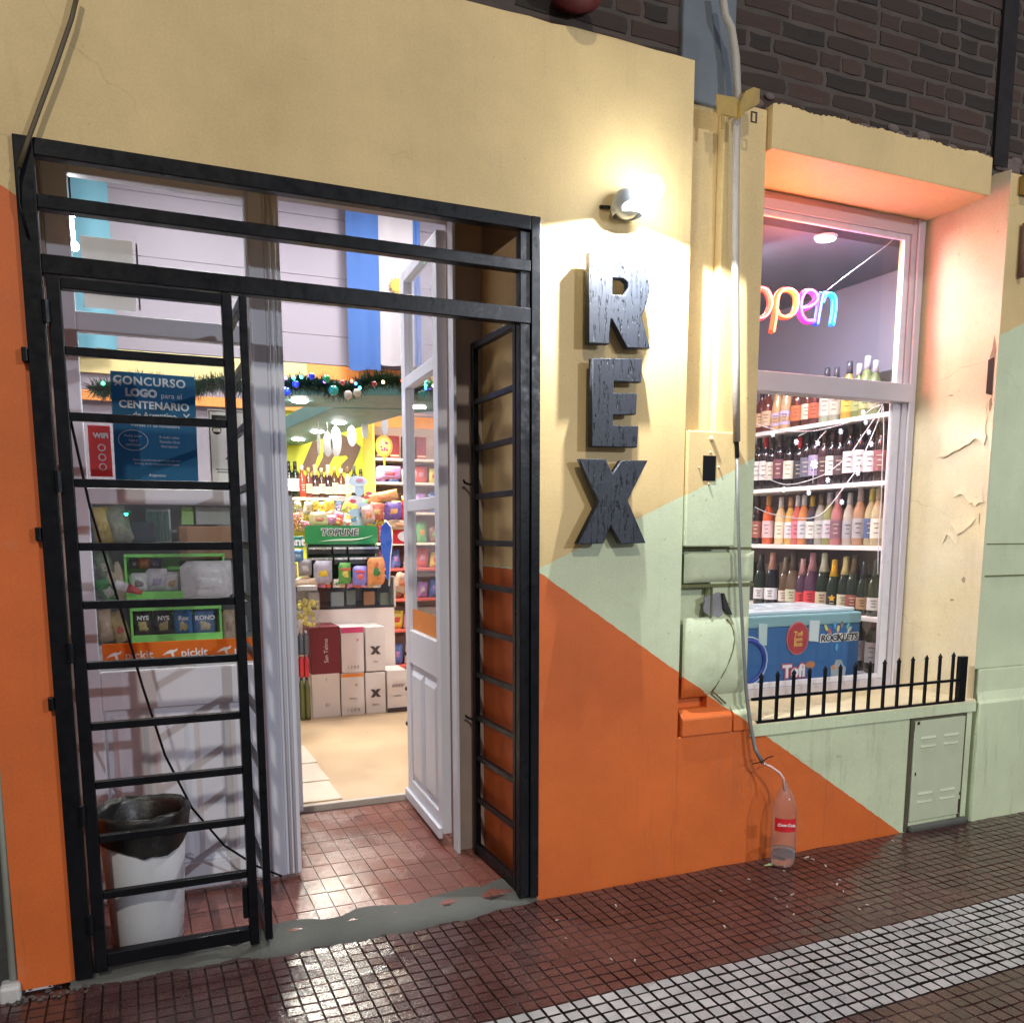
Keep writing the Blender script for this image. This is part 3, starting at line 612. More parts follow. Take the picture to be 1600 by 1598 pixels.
# ================================================================== WALL LAMP
lm = thing('wall_lamp', (1.70, -.05, 2.56), 'round grey wall lamp with a glaring bulb above the letter R', 'wall lamp')
LG = M((.34, .38, .42), .35, var=.1)
obj('housing', MB().ball((1.685, -.045, 2.562), .052, 18, 12, sq=(1, .8, 1)), LG, lm, smooth=True)
obj('shade', MB().lathe([(.052, -.046), (.060, -.03), (.055, .0), (.035, .03)], (1.686, -.052, 2.565), 18, cap=False), LG, lm, smooth=True)
BULB = M((1, 1, 1), .5, var=0, emit=28., name='lamp_glow')
obj('bulb', MB().ball((1.738, -.118, 2.592), .046, 18, 14), BULB, lm, smooth=True)  # bulb made oversized so its shape stands in for the glare
lamp('wall_lamp_light', 'SPOT', (1.70, -.17, 2.56), 120, (.97, .98, 1), to=(1.70, -.165, 0), spot_size=math.radians(151), spot_blend=.12, shadow_soft_size=.012)
lamp('bulb_glow', 'POINT', (1.76, -.20, 2.61), 2.6, (.9, .95, 1), shadow_soft_size=.03)
obj('cable', MB().tube([(1.60, -.004, 2.553), (1.64, -.006, 2.556)], .006, 6), BLACK, lm)
# round fitting at the very top
wd = thing('dish_lamp', (1.46, -.1, 3.16), 'white round fitting on a red bracket cut off by the top of the view', 'lamp')
obj('dish', MB().lathe([(.0, -.03), (.04, -.028), (.06, -.01), (.062, .05), (.05, .09)], (1.49, -.12, 3.225), 20), M((.75, .76, .76), .3), wd, smooth=True)
obj('bracket', MB().lathe([(.03, -.02), (.085, .0), (.085, .03)], (1.50, .0, 3.20), 16), M((.10, .012, .012), .6), wd, smooth=True)
# ================================================================== METER BOX, CONDUIT, CLAMP
mb_ = thing('meter_box', (2.1, 0, 1.57), 'painted metal meter box with a small black window right of the letter X', 'meter box')
obj('cover', MB().box(1.996, 2.232, -.012, .06, 1.348, 1.796), PAINT, mb_, bevel=.006)
obj('viewing_window', MB().box(2.068, 2.128, -.0145, -.0125, 1.605, 1.702), M((.004, .004, .005), .15, var=0), mb_)
for (a_, b_, r) in ((2.104, 1.768, .010), (2.102, 1.715, .005), (2.143, 1.66, .005), (2.098, 1.594, .005), (2.05, 1.655, .004)):
    q = MB(); q.tube([(a_, -.012, b_), (a_, -.012-r*1.6, b_)], [r, r*.7], 10); obj('screw', q, PCRM, mb_, smooth=False)
cn = thing('wall_conduit', (2.28, -.01, 1.6), 'thin grey cable conduit hanging down the pilaster to the plastic bottle', 'conduit')
CG = M((.42, .385, .33), .5, var=.15, bump=.2)
cp = [at(1128, -10, Y=-.012), at(1133, 25, Y=-.014), at(1143, 45, Y=-.016), at(1150, 90, Y=-.018), at(1152, 145, Y=-.018), at(1150, 260, Y=-.018), at(1149, 400, Y=-.018), at(1150, 560, Y=-.018), at(1151, 690, Y=-.018)]
obj('upper_pipe', MB().tube(cp, .0145, 12), CG, cn, smooth=True)
obj('coupling', MB().tube([at(1151, 690, Y=-.018), at(1152, 715, Y=-.018)], .009, 8), BLACK, cn)
cp = [at(1152, 712, Y=-.018), at(1153, 800, Y=-.02), at(1156, 900, Y=-.022), at(1161, 1000, Y=-.024), at(1166, 1080, Y=-.026), at(1172, 1130, Y=-.03), at(1180, 1170, Y=-.045), at(1192, 1192, Y=-.07)]
obj('lower_cable', MB().tube(cp, [.006, .0062, .0065, .007, .0075, .008, .0085, .0085], 8), M((.20, .21, .20), .5, var=.2, bump=.3), cn, smooth=True)
obj('hose', MB().tube([at(1192, 1192, Y=-.07), at(1205, 1198, Y=-.09), at(1218, 1207, Y=-.11), at(1224, 1216, Y=-.118), at(1226, 1235, Y=-.118)], .0055, 8), M((.62, .45, .42), .4), cn, smooth=True)
obj('tie', MB().tube([at(1176, 1193, Y=-.05), at(1190, 1190, Y=-.085), at(1200, 1183, Y=-.08), at(1208, 1181, Y=-.07)], .0025, 6), BLACK, cn)
cl = thing('clamp_bracket', (2.2, -.03, 2.97), 'old yellowed metal clamp bracket holding the conduit near the top of the pilaster', 'bracket')
OY = M((.40, .27, .07), .55, var=.3, vs=18, bump=.5)
def pprism(pts, y0, y1): return MB().prism([(at(a, b, Y=y0).x, at(a, b, Y=y0).z) for a, b in pts], y0, y1)
obj('plate', pprism([(1120, 147), (1150, 152), (1160, 162), (1158, 184), (1122, 178)], -.045, -.036), OY, cl, bevel=.002)
obj('strap', pprism([(1158, 158), (1166, 142), (1178, 136), (1188, 139), (1187, 162), (1172, 170), (1166, 174), (1157, 184)], -.06, -.03), OY, cl, bevel=.002)
obj('tongue', pprism([(1128, 180), (1133, 180), (1132, 201), (1128, 201)], -.045, -.04), OY, cl)
q = MB(); c = at(1178, 183, Y=-.05); q.tube([(c.x-.011, -.05, c.z+.016), (c.x+.011, -.05, c.z+.016), (c.x+.011, -.05, c.z-.018), (c.x-.011, -.05, c.z-.018)], .004, 6, closed=True); obj('shackle', q, M((.05, .035, .04), .5), cl)
cl2 = tag(obj('clamp_bracket', MB().box(3.735, 3.80, -.05, -.002, 2.90, 2.98), OY, bevel=.004), 'yellowed metal bracket cut off at the right edge of the view', 'bracket')
pb2 = tag(obj('pipe_stub', MB().tube([(3.775, -.02, 2.55), (3.772, -.02, 2.78)], .014, 8), M((.2, .13, .10), .6), smooth=True), 'short rusty pipe stub on the right pier', 'pipe')
# ================================================================== CABLES
def wire(label, pts, r, mat=None, name='cable'):
    return tag(obj(name, MB().tube(pts, r, 7), mat or BLACK, smooth=True), label, 'cable')
wire('thick dark cable slanting down the yellow wall to the gate corner', [at(122, -12, Y=-.03), at(112, 30, Y=-.03), at(88, 100, Y=-.03), at(62, 170, Y=-.028), at(42, 225, Y=-.03), at(30, 262, Y=-.035)], .0065, M((.09, .065, .03), .5, var=.3))
wire('thin cable running down behind the top left corner of the gate', [at(36, 245, Y=-.032), at(28, 280, Y=-.034), at(30, 320, Y=-.03), at(44, 370, Y=-.027)], .004)
wire('black cable hanging slack behind the left gate leaf to the doorstep', [at(85, 470, Y=.03), at(100, 610, Y=.05), at(140, 790, Y=.08), at(185, 940, Y=.12), at(222, 1070, Y=.16), at(258, 1180, Y=.2), at(300, 1262, Y=.25), at(350, 1320, Y=.3), at(400, 1352, Y=.36), at(440, 1368, Y=.42)], .0042)
# ================================================================== WASTE BIN
bc = at(226, 1485, Z=.03); bx, by = -.018, .18
bn = thing('waste_bin', (bx, by, .03), 'white tapered waste bin lined with a black bag behind the left gate leaf', 'bin')
q = MB(); prof = [(.108, 0), (.112, .004), (.138, .43), (.138, .445)]; q.lathe(prof, (bx, by, .032), 32, cap=False); obj('bin_body', q, M((.60, .62, .66), .3, var=.05), bn, smooth=True)
rnd = random.Random(3); v = []; f = []; N = 36; rings = [(.141, .35, .006), (.147, .38, .006), (.151, .43, .005), (.154, .454, .006), (.148, .466, .005), (.131, .44, .006), (.122, .33, .01), (.10, .18, .012)]
for k, (r, z, j) in enumerate(rings):
    for i in range(N):
        a_ = i*6.283/N; rr = r+rnd.uniform(-j, j)*.7; zz = z+rnd.uniform(-j, j)+(.022*math.sin(a_*2+1) if k < 2 else 0); v.append((bx+rr*math.cos(a_), by+rr*math.sin(a_), .032+zz))
for k in range(len(rings)-1):
    for i in range(N): f.append((k*N+i, k*N+(i+1) % N, (k+1)*N+(i+1) % N, (k+1)*N+i))
f.append(tuple((len(rings)-1)*N+i for i in range(N)))
obj('bin_bag', MB().add(v, f), M((.012, .012, .011), .38, var=.4, vs=30, bump=.4, bs=90), bn, smooth=True)
q = MB(); 
for i in range(14): q.obox((bx+rnd.uniform(-.06, .06), by+rnd.uniform(-.05, .05), .225+rnd.uniform(0, .03)), (rnd.uniform(.01, .02), rnd.uniform(-.01, .01), .004), (-.004, .012, .002), (0, 0, .001))
obj('rubbish', q, M((.35, .32, .22), .6, var=.4), bn)
# ================================================================== CLEAR SODA BOTTLE
sb = at(1222, 1352, Z=.004); sx, sy = sb.x, max(sb.y, -.2)
so = thing('plastic_bottle', (sx, sy, .004), 'clear plastic cola bottle with a red label standing against the orange wall', 'bottle')
q = MB(); q.lathe([(.034, 0), (.046, .008), (.052, .03), (.052, .09), (.050, .10), (.052, .12), (.0525, .21), (.052, .235), (.046, .275), (.032, .315), (.018, .338), (.014, .345), (.014, .365)], (sx, sy, .004), 24, cap=False); obj('bottle_wall', q, PLASTIC, so, smooth=True)
q = MB(); q.lathe([(.031, .004), (.044, .010), (.0495, .03), (.0495, .075)], (sx, sy, .004), 20)
wt = NT('water'); wt.b.inputs['Base Color'].default_value = (.9, .93, .95, 1); wt.b.inputs['Roughness'].default_value = .02; wt.b.inputs['Transmission Weight'].default_value = .95; wt.b.inputs['IOR'].default_value = 1.33
obj('water', q, wt.m, so, smooth=True)
q = MB(); v = []; n = 12
for zz in (.165, .222):
    for i in range(n+1): a_ = math.radians(-175+105*i/n); v.append((sx+.0533*math.cos(a_), sy+.0533*math.sin(a_), .004+zz))
q.add(v, [(i, i+1, i+n+2, i+n+1) for i in range(n)]); RED = M((.62, .02, .03), .35, var=.06); lab_ = obj('bottle_label', q, RED, so, smooth=True)
text('Coca-Cola', .0165, M((.8, .8, .8), .4, var=0), so, (sx-.029, sy-.0465, .200), rot=(math.pi/2, 0, -.56), shear=.25, offset=.0004)
for z in (.178, .172):
    q = MB(); q.add([(v_[0]*1, v_[1], v_[2]) for v_ in []], []); 
ref = thing('green_leaf', (sx-.11, sy-.01, .0), 'small green leaf lying beside the plastic bottle', 'leaf')
p = at(1203, 1351, Z=.004); obj('blade', MB().add([(p.x-.03, p.y+.004, .004), (p.x, p.y-.013, .006), (p.x+.03, p.y-.004, .004), (p.x+.004, p.y+.012, .008), (p.x-.002, p.y, .003)], [(0, 1, 3), (1, 2, 3)]), M((.30, .42, .20), .5), ref)
# ================================================================== UTILITY DOOR
ud = thing('utility_door', (3.47, 0, .28), 'small pale green metal hatch with louvres at the foot of the wall by the right pier', 'hatch')
UG = M((.50, .56, .40), .45, var=.08, vs=12, bump=.15)
obj('hatch_frame', MB().box(3.285, 3.306, -.002, .0035, .0, .548).box(3.638, 3.652, -.002, .0035, .0, .548).box(3.306, 3.638, -.002, .0035, .535, .548), M((.09, .08, .05), .8, var=.4), ud)
dl = obj('hatch_leaf', MB().box(3.308, 3.636, -.0085, .003, .045, .532), UG, ud, bevel=.003)
for zz in (.44, .40, .17, .13):
    for xx in (3.345, 3.495):
        q = MB(); q.add([(xx, -.009, zz), (xx+.10, -.009, zz), (xx+.10, -.009, zz+.016), (xx, -.009, zz+.016), (xx+.006, -.0135, zz+.004), (xx+.094, -.0135, zz+.004)], [(0, 1, 5, 4), (4, 5, 2, 3), (0, 4, 3), (1, 2, 5)]); obj('louvre', q, UG, dl)
obj('keyhole', MB().box(3.322, 3.33, -.0095, -.0086, .27, .286), BLACK, dl)
obj('rust_edge', MB().box(3.625, 3.637, -.0095, -.0088, .05, .12).box(3.627, 3.636, -.0095, -.0088, .14, .155).box(3.318, 3.335, -.0095, -.0088, .515, .53), M((.05, .03, .02), .9, var=.5), dl)
obj('cement_foot', MB().box(3.30, 3.68, -.03, .0, -.005, .03), CONC, ud, bevel=.012)
# ================================================================== LOW FENCE ON THE SILL
fn = thing('sill_fence', (3, 0, .6), 'low black iron spike fence along the window sill', 'fence')
for k in range(14):
    x = 2.405+k*(3.535-2.405)/13; zt = .800+.026*k/13
    q = MB(); q.box(x-.0055, x+.0055, -.0055, .0055, .606, zt); q.add([(x-.010, -.006, zt), (x+.010, -.006, zt), (x+.010, .006, zt), (x-.010, .006, zt), (x, 0, zt+.022)], [(0, 1, 4), (1, 2, 4), (2, 3, 4), (3, 0, 4), (3, 2, 1, 0)]); obj('picket', q, BLACK, fn)
obj('rail', MB().box(2.356, 3.585, -.0095, .001, .704, .716), BLACK, fn)
obj('rail', MB().box(2.385, 3.585, -.008, .008, .6035, .613), BLACK, fn)
obj('post', MB().box(3.576, 3.620, -.012, .014, .604, .822), BLACK, fn, bevel=.002)
# ================================================================== WINDOW
win = thing('shop_window', (3.0, .36, .6), 'two part shop window in a pale metal frame beside the wine shelves', 'window')
q = MB(); q.box(2.355, 2.42, .335, .375, .626, 2.871); q.box(3.475, 3.558, .335, .375, .626, 2.871); q.box(2.42, 3.475, .335, .375, 2.80, 2.871); q.box(2.42, 3.475, .335, .375, .626, .675)
obj('window_frame', q, ALU, win, bevel=.003)
q = MB(); q.box(3.44, 3.4745, .345, .366, 2.115, 2.7995); q.box(2.4205, 3.44, .345, .366, 2.775, 2.7995); q.box(3.425, 3.4745, .345, .366, .6755, 2.025); q.box(2.4205, 3.425, .345, .366, .6755, .70); q.box(3.505, 3.512, .325, .3345, .627, 2.87)
obj('sash', q, M((.66, .66, .74), .3, var=.04), win, bevel=.002)
obj('transom', MB().box(2.4205, 3.50, .300, .3765, 2.026, 2.112), ALU, win, bevel=.004)
obj('pane', MB().box(2.421, 3.4395, .353, .357, 2.113, 2.775), GLASSW, win); obj('pane', MB().box(2.421, 3.4245, .353, .357, .7005, 2.0255), GLASSW, win)
# ================================================================== SHOP ROOM
LAV = M((.22, .215, .30), .7, var=.05, vs=2, bump=.1, name='lavender_wall')
WHW = M((.235, .21, .265), .7, var=.05, vs=2, bump=.1, name='pale_wall')
YG = M((.54, .58, .04), .6, var=.06, vs=3); ORW = M((.72, .26, .06), .6, var=.06)
rm = MB(); rm.box(-3.0, 3.9, 5.35, 5.5, .1, 4.5); struct('back_wall', rm, WHW)
struct('side_wall', MB().box(3.86, 4.0, .51, 5.349, .1, 4.5), LAV); struct('left_wall', MB().box(-1.8, -1.65, .63, 5.349, .1, 4.5), WHW)
struct('shop_ceiling', MB().box(-3, 4.2, .40, 5.6, 4.5, 4.6), WHW)
struct('inner_front_wall', MB().box(-1.649, 2.36, .625, .70, 2.665, 4.499).box(2.36, 4.0, .38, .50, 2.875, 4.499).box(1.365, 1.60, .625, .70, .1, 2.664).box(1.99, 2.36, .505, .70, .1, 2.664).box(-1.649, -.24, .625, .70, .1, 2.664).box(2.36, 3.859, .376, .50, .1, .64), WHW)
struct('window_bay_ceiling', MB().box(2.37, 3.858, .51, 2.6, 2.80, 2.87), M((.10, .13, .19), .5, var=.15, vs=3))
clad = thing('wall_cladding', (1, 5.3, 3), 'pale horizontal boards on the upper back wall of the shop', 'cladding')
z = 2.93
for k in range(6): obj('board', MB().box(-1.64, 3.855, 5.318, 5.348, z, z+.25), WHW, clad, bevel=.002); z += .253
obj('orange_band', MB().box(1.55, 3.855, 5.322, 5.349, 2.80, 2.925), ORW, clad); obj('yellow_panel', MB().box(1.15, 2.145, 5.325, 5.349, 1.0, 2.72), YG, clad); obj('cream_band', MB().box(-1.64, 1.549, 5.322, 5.349, 2.725, 2.925), M((.62, .52, .25), .6), clad)
obj('orange_trim', MB().box(-1.64, 2.3, 5.29, 5.3245, 2.50, 2.58), ORW, clad)
# mural: brown horse-like legs painted on the yellow panel
mu = thing('wall_mural', (1.8, 5.3, 2.2), 'brown painted silhouette of running legs on the yellow green back wall', 'mural')
BRN = M((.15, .09, .06), .7, var=.08)
def pix(pts, Y, X=None): return [(at(a, b, Y=Y).x, at(a, b, Y=Y).z) for a, b in pts]
# crop coordinates of the mural, 6.95 px per photo pixel, origin (430, 560)
def cz(pts): return [(430+a/6.95, 560+b/6.95) for a, b in pts]
for lp in ([(280, 1200), (410, 890), (480, 900), (470, 1040), (420, 1200), (385, 1240)], [(455, 1200), (520, 1070), (540, 870), (640, 830), (650, 1040), (600, 1130), (540, 1230), (480, 1240)],
           [(610, 1210), (690, 1060), (655, 820), (740, 830), (860, 900), (930, 960), (915, 1010), (820, 1230), (700, 1240), (720, 1150), (790, 1080), (770, 1050), (690, 1060)]):
    obj('silhouette', MB().prism(pix(cz(lp), 5.32), 5.3215, 5.3245), BRN, mu)
# flag
fg = thing('hanging_flag', (2.1, 5.2, 3.6), 'blue and white flag with a small sun hanging down the upper back wall', 'flag')
def cloth(x0, x1, z0, z1, y, ph=0.):
    q = MB(); nx, nz = 8, 10; v = []; f = []
    for j in range(nz+1):
        for i in range(nx+1): v.append((x0+(x1-x0)*i/nx, y+.012*math.sin(i*1.1+ph)*(1-j/nz*.5)+.004*math.sin(j+i), z0+(z1-z0)*j/nz-.01*math.sin(i*.8)*(j == 0)))
    for j in range(nz):
        for i in range(nx): a = j*(nx+1)+i; f.append((a, a+1, a+nx+2, a+nx+1))
    return q.add(v, f)
a_ = at(541, 400, Y=5.2).x; b_ = at(592, 400, Y=5.2).x; c_ = at(645, 400, Y=5.2).x; d_ = at(656, 400, Y=5.2).x; z0 = at(565, 578, Y=5.2).z
obj('blue_stripe', cloth(a_, b_, z0, 4.48, 5.2), M((.03, .085, .27), .8, var=.06, bump=.3, bs=200), fg, smooth=True)
obj('white_stripe', cloth(b_, c_, z0+.06, 4.48, 5.2, 8.8), M((.30, .28, .31), .8, var=.05), fg, smooth=True); obj('blue_stripe', cloth(c_, d_, z0+.08, 4.48, 5.2, 3), M((.03, .085, .27), .8, var=.06, bump=.3, bs=200), fg, smooth=True)
c = at(620, 447, Y=5.17); SUN = M((.75, .50, .03), .6, var=.05)
q = MB(); n = 24; q.prism([(c.x+(.078 if i % 2 else .055)*math.cos(i*6.283/n), c.z+(.078 if i % 2 else .055)*math.sin(i*6.283/n)) for i in range(n)], 5.165, 5.17); obj('sun', q, M((.35, .20, .02), .6), fg)
q = MB(); q.prism([(c.x+.048*math.cos(i*6.283/n), c.z+.048*math.sin(i*6.283/n)) for i in range(n)], 5.160, 5.1645); obj('sun_face', q, SUN, fg)
f2 = thing('sky_blue_flag', (-.8, 5.2, 3.6), 'sky blue and white flag seen at the far left through the door glass', 'flag')
a_ = at(96, 400, Y=5.2).x; b_ = at(168, 300, Y=5.2).x; obj('blue_stripe', cloth(a_, b_, at(150, 545, Y=5.2).z, 4.48, 5.2), M((.11, .28, .38), .8, var=.08), f2, smooth=True)
# ceiling lights of the shop
PAN = M((1, .97, .92), .5, var=0, emit=14., name='led_panel')
k = 0
for (x, y, lab) in ((.2, 2.0, 'square ceiling light near the door on the left'), (2.0, 2.2, 'square ceiling light above the wine counter'), (.6, 4.0, 'square ceiling light deep in the shop on the left'), (2.4, 4.1, 'square ceiling light deep in the shop on the right')):
    t = thing('ceiling_light', (x, y, 4.42), lab, 'ceiling light', 'shop ceiling lights')
    obj('frame', MB().box(x-.32, x+.32, y-.32, y+.32, 4.43, 4.499), M((.7, .7, .7), .4), t); obj('diffuser', MB().box(x-.28, x+.28, y-.28, y+.28, 4.415, 4.4295), PAN, t)
    lamp('ceiling_light_lamp', 'AREA', (x, y, 4.40), 70, (1, .96, .90), to=(x, y, 0), shape='SQUARE', size=.55)
p = at(1290, 375, Z=2.785); t = thing('bay_spotlight', (p.x, p.y, 2.79), 'small bright ceiling spot above the window display', 'spotlight')
obj('rim', MB().lathe([(.055, 0), (.05, -.012)], (p.x, p.y, 2.80), 16), M((.6, .6, .6), .4), t); obj('lens', MB().lathe([(.042, 0), (.042, .003)], (p.x, p.y, 2.785), 16), M((.9, .95, 1), .5, var=0, emit=60.), t)
lamp('bay_spot_lamp', 'AREA', (p.x, p.y, 2.77), 17, (.86, .92, 1), to=(p.x+.1, p.y, 0), shape='DISK', size=.16)
lamp('shelf_area_lamp', 'AREA', (2.75, .75, 2.70), 13, (1, .90, .84), to=(3.7, 1.1, 1.3), shape='RECTANGLE', size=.3, size_y=.05)  # warm area lamp aimed at the wine shelves, no fixture modelled
# ================================================================== NEON OPEN SIGN
ns = thing('neon_sign', (3.0, .47, 2.4), 'glowing neon sign reading open in pink, orange, violet and blue', 'neon sign')
YN = .46
def npx(pts): return [at(1150+a/3.196, 150+b/3.196, Y=YN) for a, b in pts]
def smooth_pts(p, k=4):
    out = []; n = len(p)
    for i in range(n-1):
        p0, p1, p2, p3 = p[max(i-1, 0)], p[i], p[i+1], p[min(i+2, n-1)]
        for s_ in range(k):
            t = s_/k; out.append(.5*((2*p1)+(-p0+p2)*t+(2*p0-5*p1+4*p2-p3)*t*t+(-p0+3*p1-3*p2+p3)*t**3))
    return out+[p[-1]]
LET = [('o', (1, .13, .16), [(90, 960), (130, 955), (165, 975), (182, 1030), (165, 1085), (130, 1108), (90, 1100), (60, 1030), (90, 960)]),
       ('p', (1, .24, .12), [(190, 1178), (205, 1090), (212, 1010), (232, 972), (270, 962), (305, 985), (312, 1030), (298, 1080), (265, 1102), (225, 1095), (212, 1070)]),
       ('e', (.95, .12, .62), [(330, 1060), (375, 1050), (408, 1018), (402, 985), (375, 968), (345, 985), (328, 1030), (332, 1085), (358, 1122), (395, 1120)]),
       ('n', (.07, .22, 1), [(410, 1140), (420, 1080), (432, 1010), (442, 978)]), ('n', (.04, .42, .95), [(438, 1030), (455, 990), (480, 985), (500, 1010), (500, 1070), (488, 1145)])]
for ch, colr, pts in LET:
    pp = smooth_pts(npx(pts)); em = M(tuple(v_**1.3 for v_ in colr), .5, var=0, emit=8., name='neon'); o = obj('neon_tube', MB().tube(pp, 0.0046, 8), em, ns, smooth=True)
    obj('halo_glow', MB().tube([p+Vector((0, .022, 0)) for p in pp], .0112, 8), M(tuple(v_**1.8 for v_ in colr), .5, var=0, emit=1.1), ns, smooth=True)  # wider glowing tube behind each letter, added to imitate its coloured halo
for (u, v_, colr, e) in ((130, 1030, (1, .18, .07), 2.6), (255, 1030, (1, .27, .07), 2.6), (365, 1040, (1, .10, .25), 1.3), (470, 1060, (.1, .3, 1), .45)):
    p = npx([(u, v_)])[0]; lamp('neon_glow', 'POINT', (p.x, p.y-.05, p.z+.03), e*4.6, colr, shadow_soft_size=.05)
wire('thin white wire holding the neon sign in the upper pane', npx([(455, 970), (540, 905), (640, 830), (760, 740), (830, 670)]), .0018, M((.75, .75, .8), .5), 'wire')
# ================================================================== BOTTLES
def bmat(c, r=.12): return M(c, r, var=.05, spec=.6)
BOT = {}
PROF = {'wine': ([(.034, 0), (.0375, .006), (.0375, .185), (.034, .208), (.020, .232), (.0145, .245), (.0142, .31)], (.245, .315, .0152), (.055, .165)),
        'champ': ([(.040, 0), (.044, .006), (.044, .12), (.040, .165), (.028, .215), (.017, .25), (.0148, .30), (.016, .31)], (.215, .318, .0), (.035, .105)),
        'rose': ([(.033, 0), (.036, .006), (.036, .17), (.030, .200), (.017, .232), (.0145, .25), (.0142, .30)], (.238, .305, .0155), (.04, .145)),
        'liquor': ([(.036, 0), (.040, .008), (.040, .15), (.034, .185), (.016, .215), (.0145, .225), (.0145, .27)], (.24, .285, .017), (.04, .13)),
        'juice': ([(.036, 0), (.040, .008), (.043, .06), (.036, .13), (.030, .18), (.018, .23), (.016, .24), (.016, .27)], (.24, .275, .018), (.03, .11))}
def rad(prof, z):
    for (r0, z0), (r1, z1) in zip(prof, prof[1:]):
        if z0 <= z <= z1: return r0+(r1-r0)*(z-z0)/max(1e-6, z1-z0)
    return prof[-1][0]
def bottle(kind, glass, foil, lab, loc, rot, label, group, sc=1., lw=75, star=None, n=14):
    prof, (f0, f1, fr), (l0, l1) = PROF[kind]
    t = thing('bottle', loc, label, 'bottle', group); t.rotation_euler = (0, 0, rot); t.scale = (sc, sc, sc)
    key = (kind, glass, foil, lab, lw, star)
    if key not in BOT:
        b_ = obj('glass', MB().lathe(prof, n=n), bmat(glass), None, smooth=True, local=True)
        zs = [f0, (f0+f1)/2, f1-.004, f1]; fo = obj('foil', MB().lathe([(rad(prof, min(z, prof[-1][1]))+.0016, z) for z in zs[:-1]]+[(.010, f1)], n=n), M(foil, .35, var=.05), None, smooth=True, local=True)
        q = MB(); v = []; m_ = 8
        for z in (l0, l1):
            for i in range(m_+1):
                a_ = math.radians(-90-lw+2*lw*i/m_); r = rad(prof, z)+.0012; v.append((r*math.cos(a_), r*math.sin(a_), z))
        q.add(v, [(i, i+1, i+m_+2, i+m_+1) for i in range(m_)]); la = obj('label', q, M(lab, .6, var=.1, vs=60), None, smooth=True, local=True)
        ex = []
        q = MB(); r = rad(prof, (l0+l1)/2)+.0022                   # printed lines on the label
        for z, hw in ((l0+(l1-l0)*.72, .016), (l0+(l1-l0)*.50, .010), (l0+(l1-l0)*.25, .013)): q.box(-hw, hw, -r-.0004, -r, z, z+.005)
        dk = tuple(x*.25 for x in lab) if max(lab) > .3 else (.6, .55, .4)
        ex.append(obj('print', q, M(dk, .6, var=0), None, local=True))
        if star:
            q = MB(); n5 = 10; q.prism([((.024 if i % 2 == 0 else .011)*math.sin(i*math.pi/5), .085+(.024 if i % 2 == 0 else .011)*math.cos(i*math.pi/5)) for i in range(n5)], -.048, -.0455); ex.append(obj('star', q, M(star, .4, var=0), None, local=True))
        BOT[key] = [o.data for o in [b_, fo, la]+ex]; nm = ['glass', 'foil', 'label', 'print', 'star']
        for o in [b_, fo, la]+ex: bpy.data.objects.remove(o)
    for me, nme in zip(BOT[key], ('glass', 'foil', 'label', 'print', 'star')):
        o = bpy.data.objects.new(nme, me); COL.objects.link(o); o.parent = t
    return t
DK = (.018, .012, .016); GR = (.012, .022, .012)
XS = 3.615
ws = thing('wine_shelves', (3.7, 1.3, .1), 'white wine shelving with five boards along the side wall of the window', 'shelving')
SHW = M((.80, .78, .78), .4, var=.04)
ZS = (2.010, 1.668, 1.335, .963, .66)
for z in ZS: obj('shelf', MB().box(3.545, 3.85, .47, 2.35, z-.024, z), SHW, ws, bevel=.002)
obj('shelf', MB().box(3.545, 3.85, .47, 2.35, .35, .374), SHW, ws)
obj('upright', MB().box(3.53, 3.56, .452, .469, .12, 2.10), SHW, ws, bevel=.002); obj('side_panel', MB().box(3.575, 3.85, .455, .469, .12, 2.03), M((.42, .36, .36), .6), ws)
obj('back_panel', MB().box(3.851, 3.858, .46, 2.35, .12, 2.10), M((.22, .17, .17), .7, var=.1), ws)
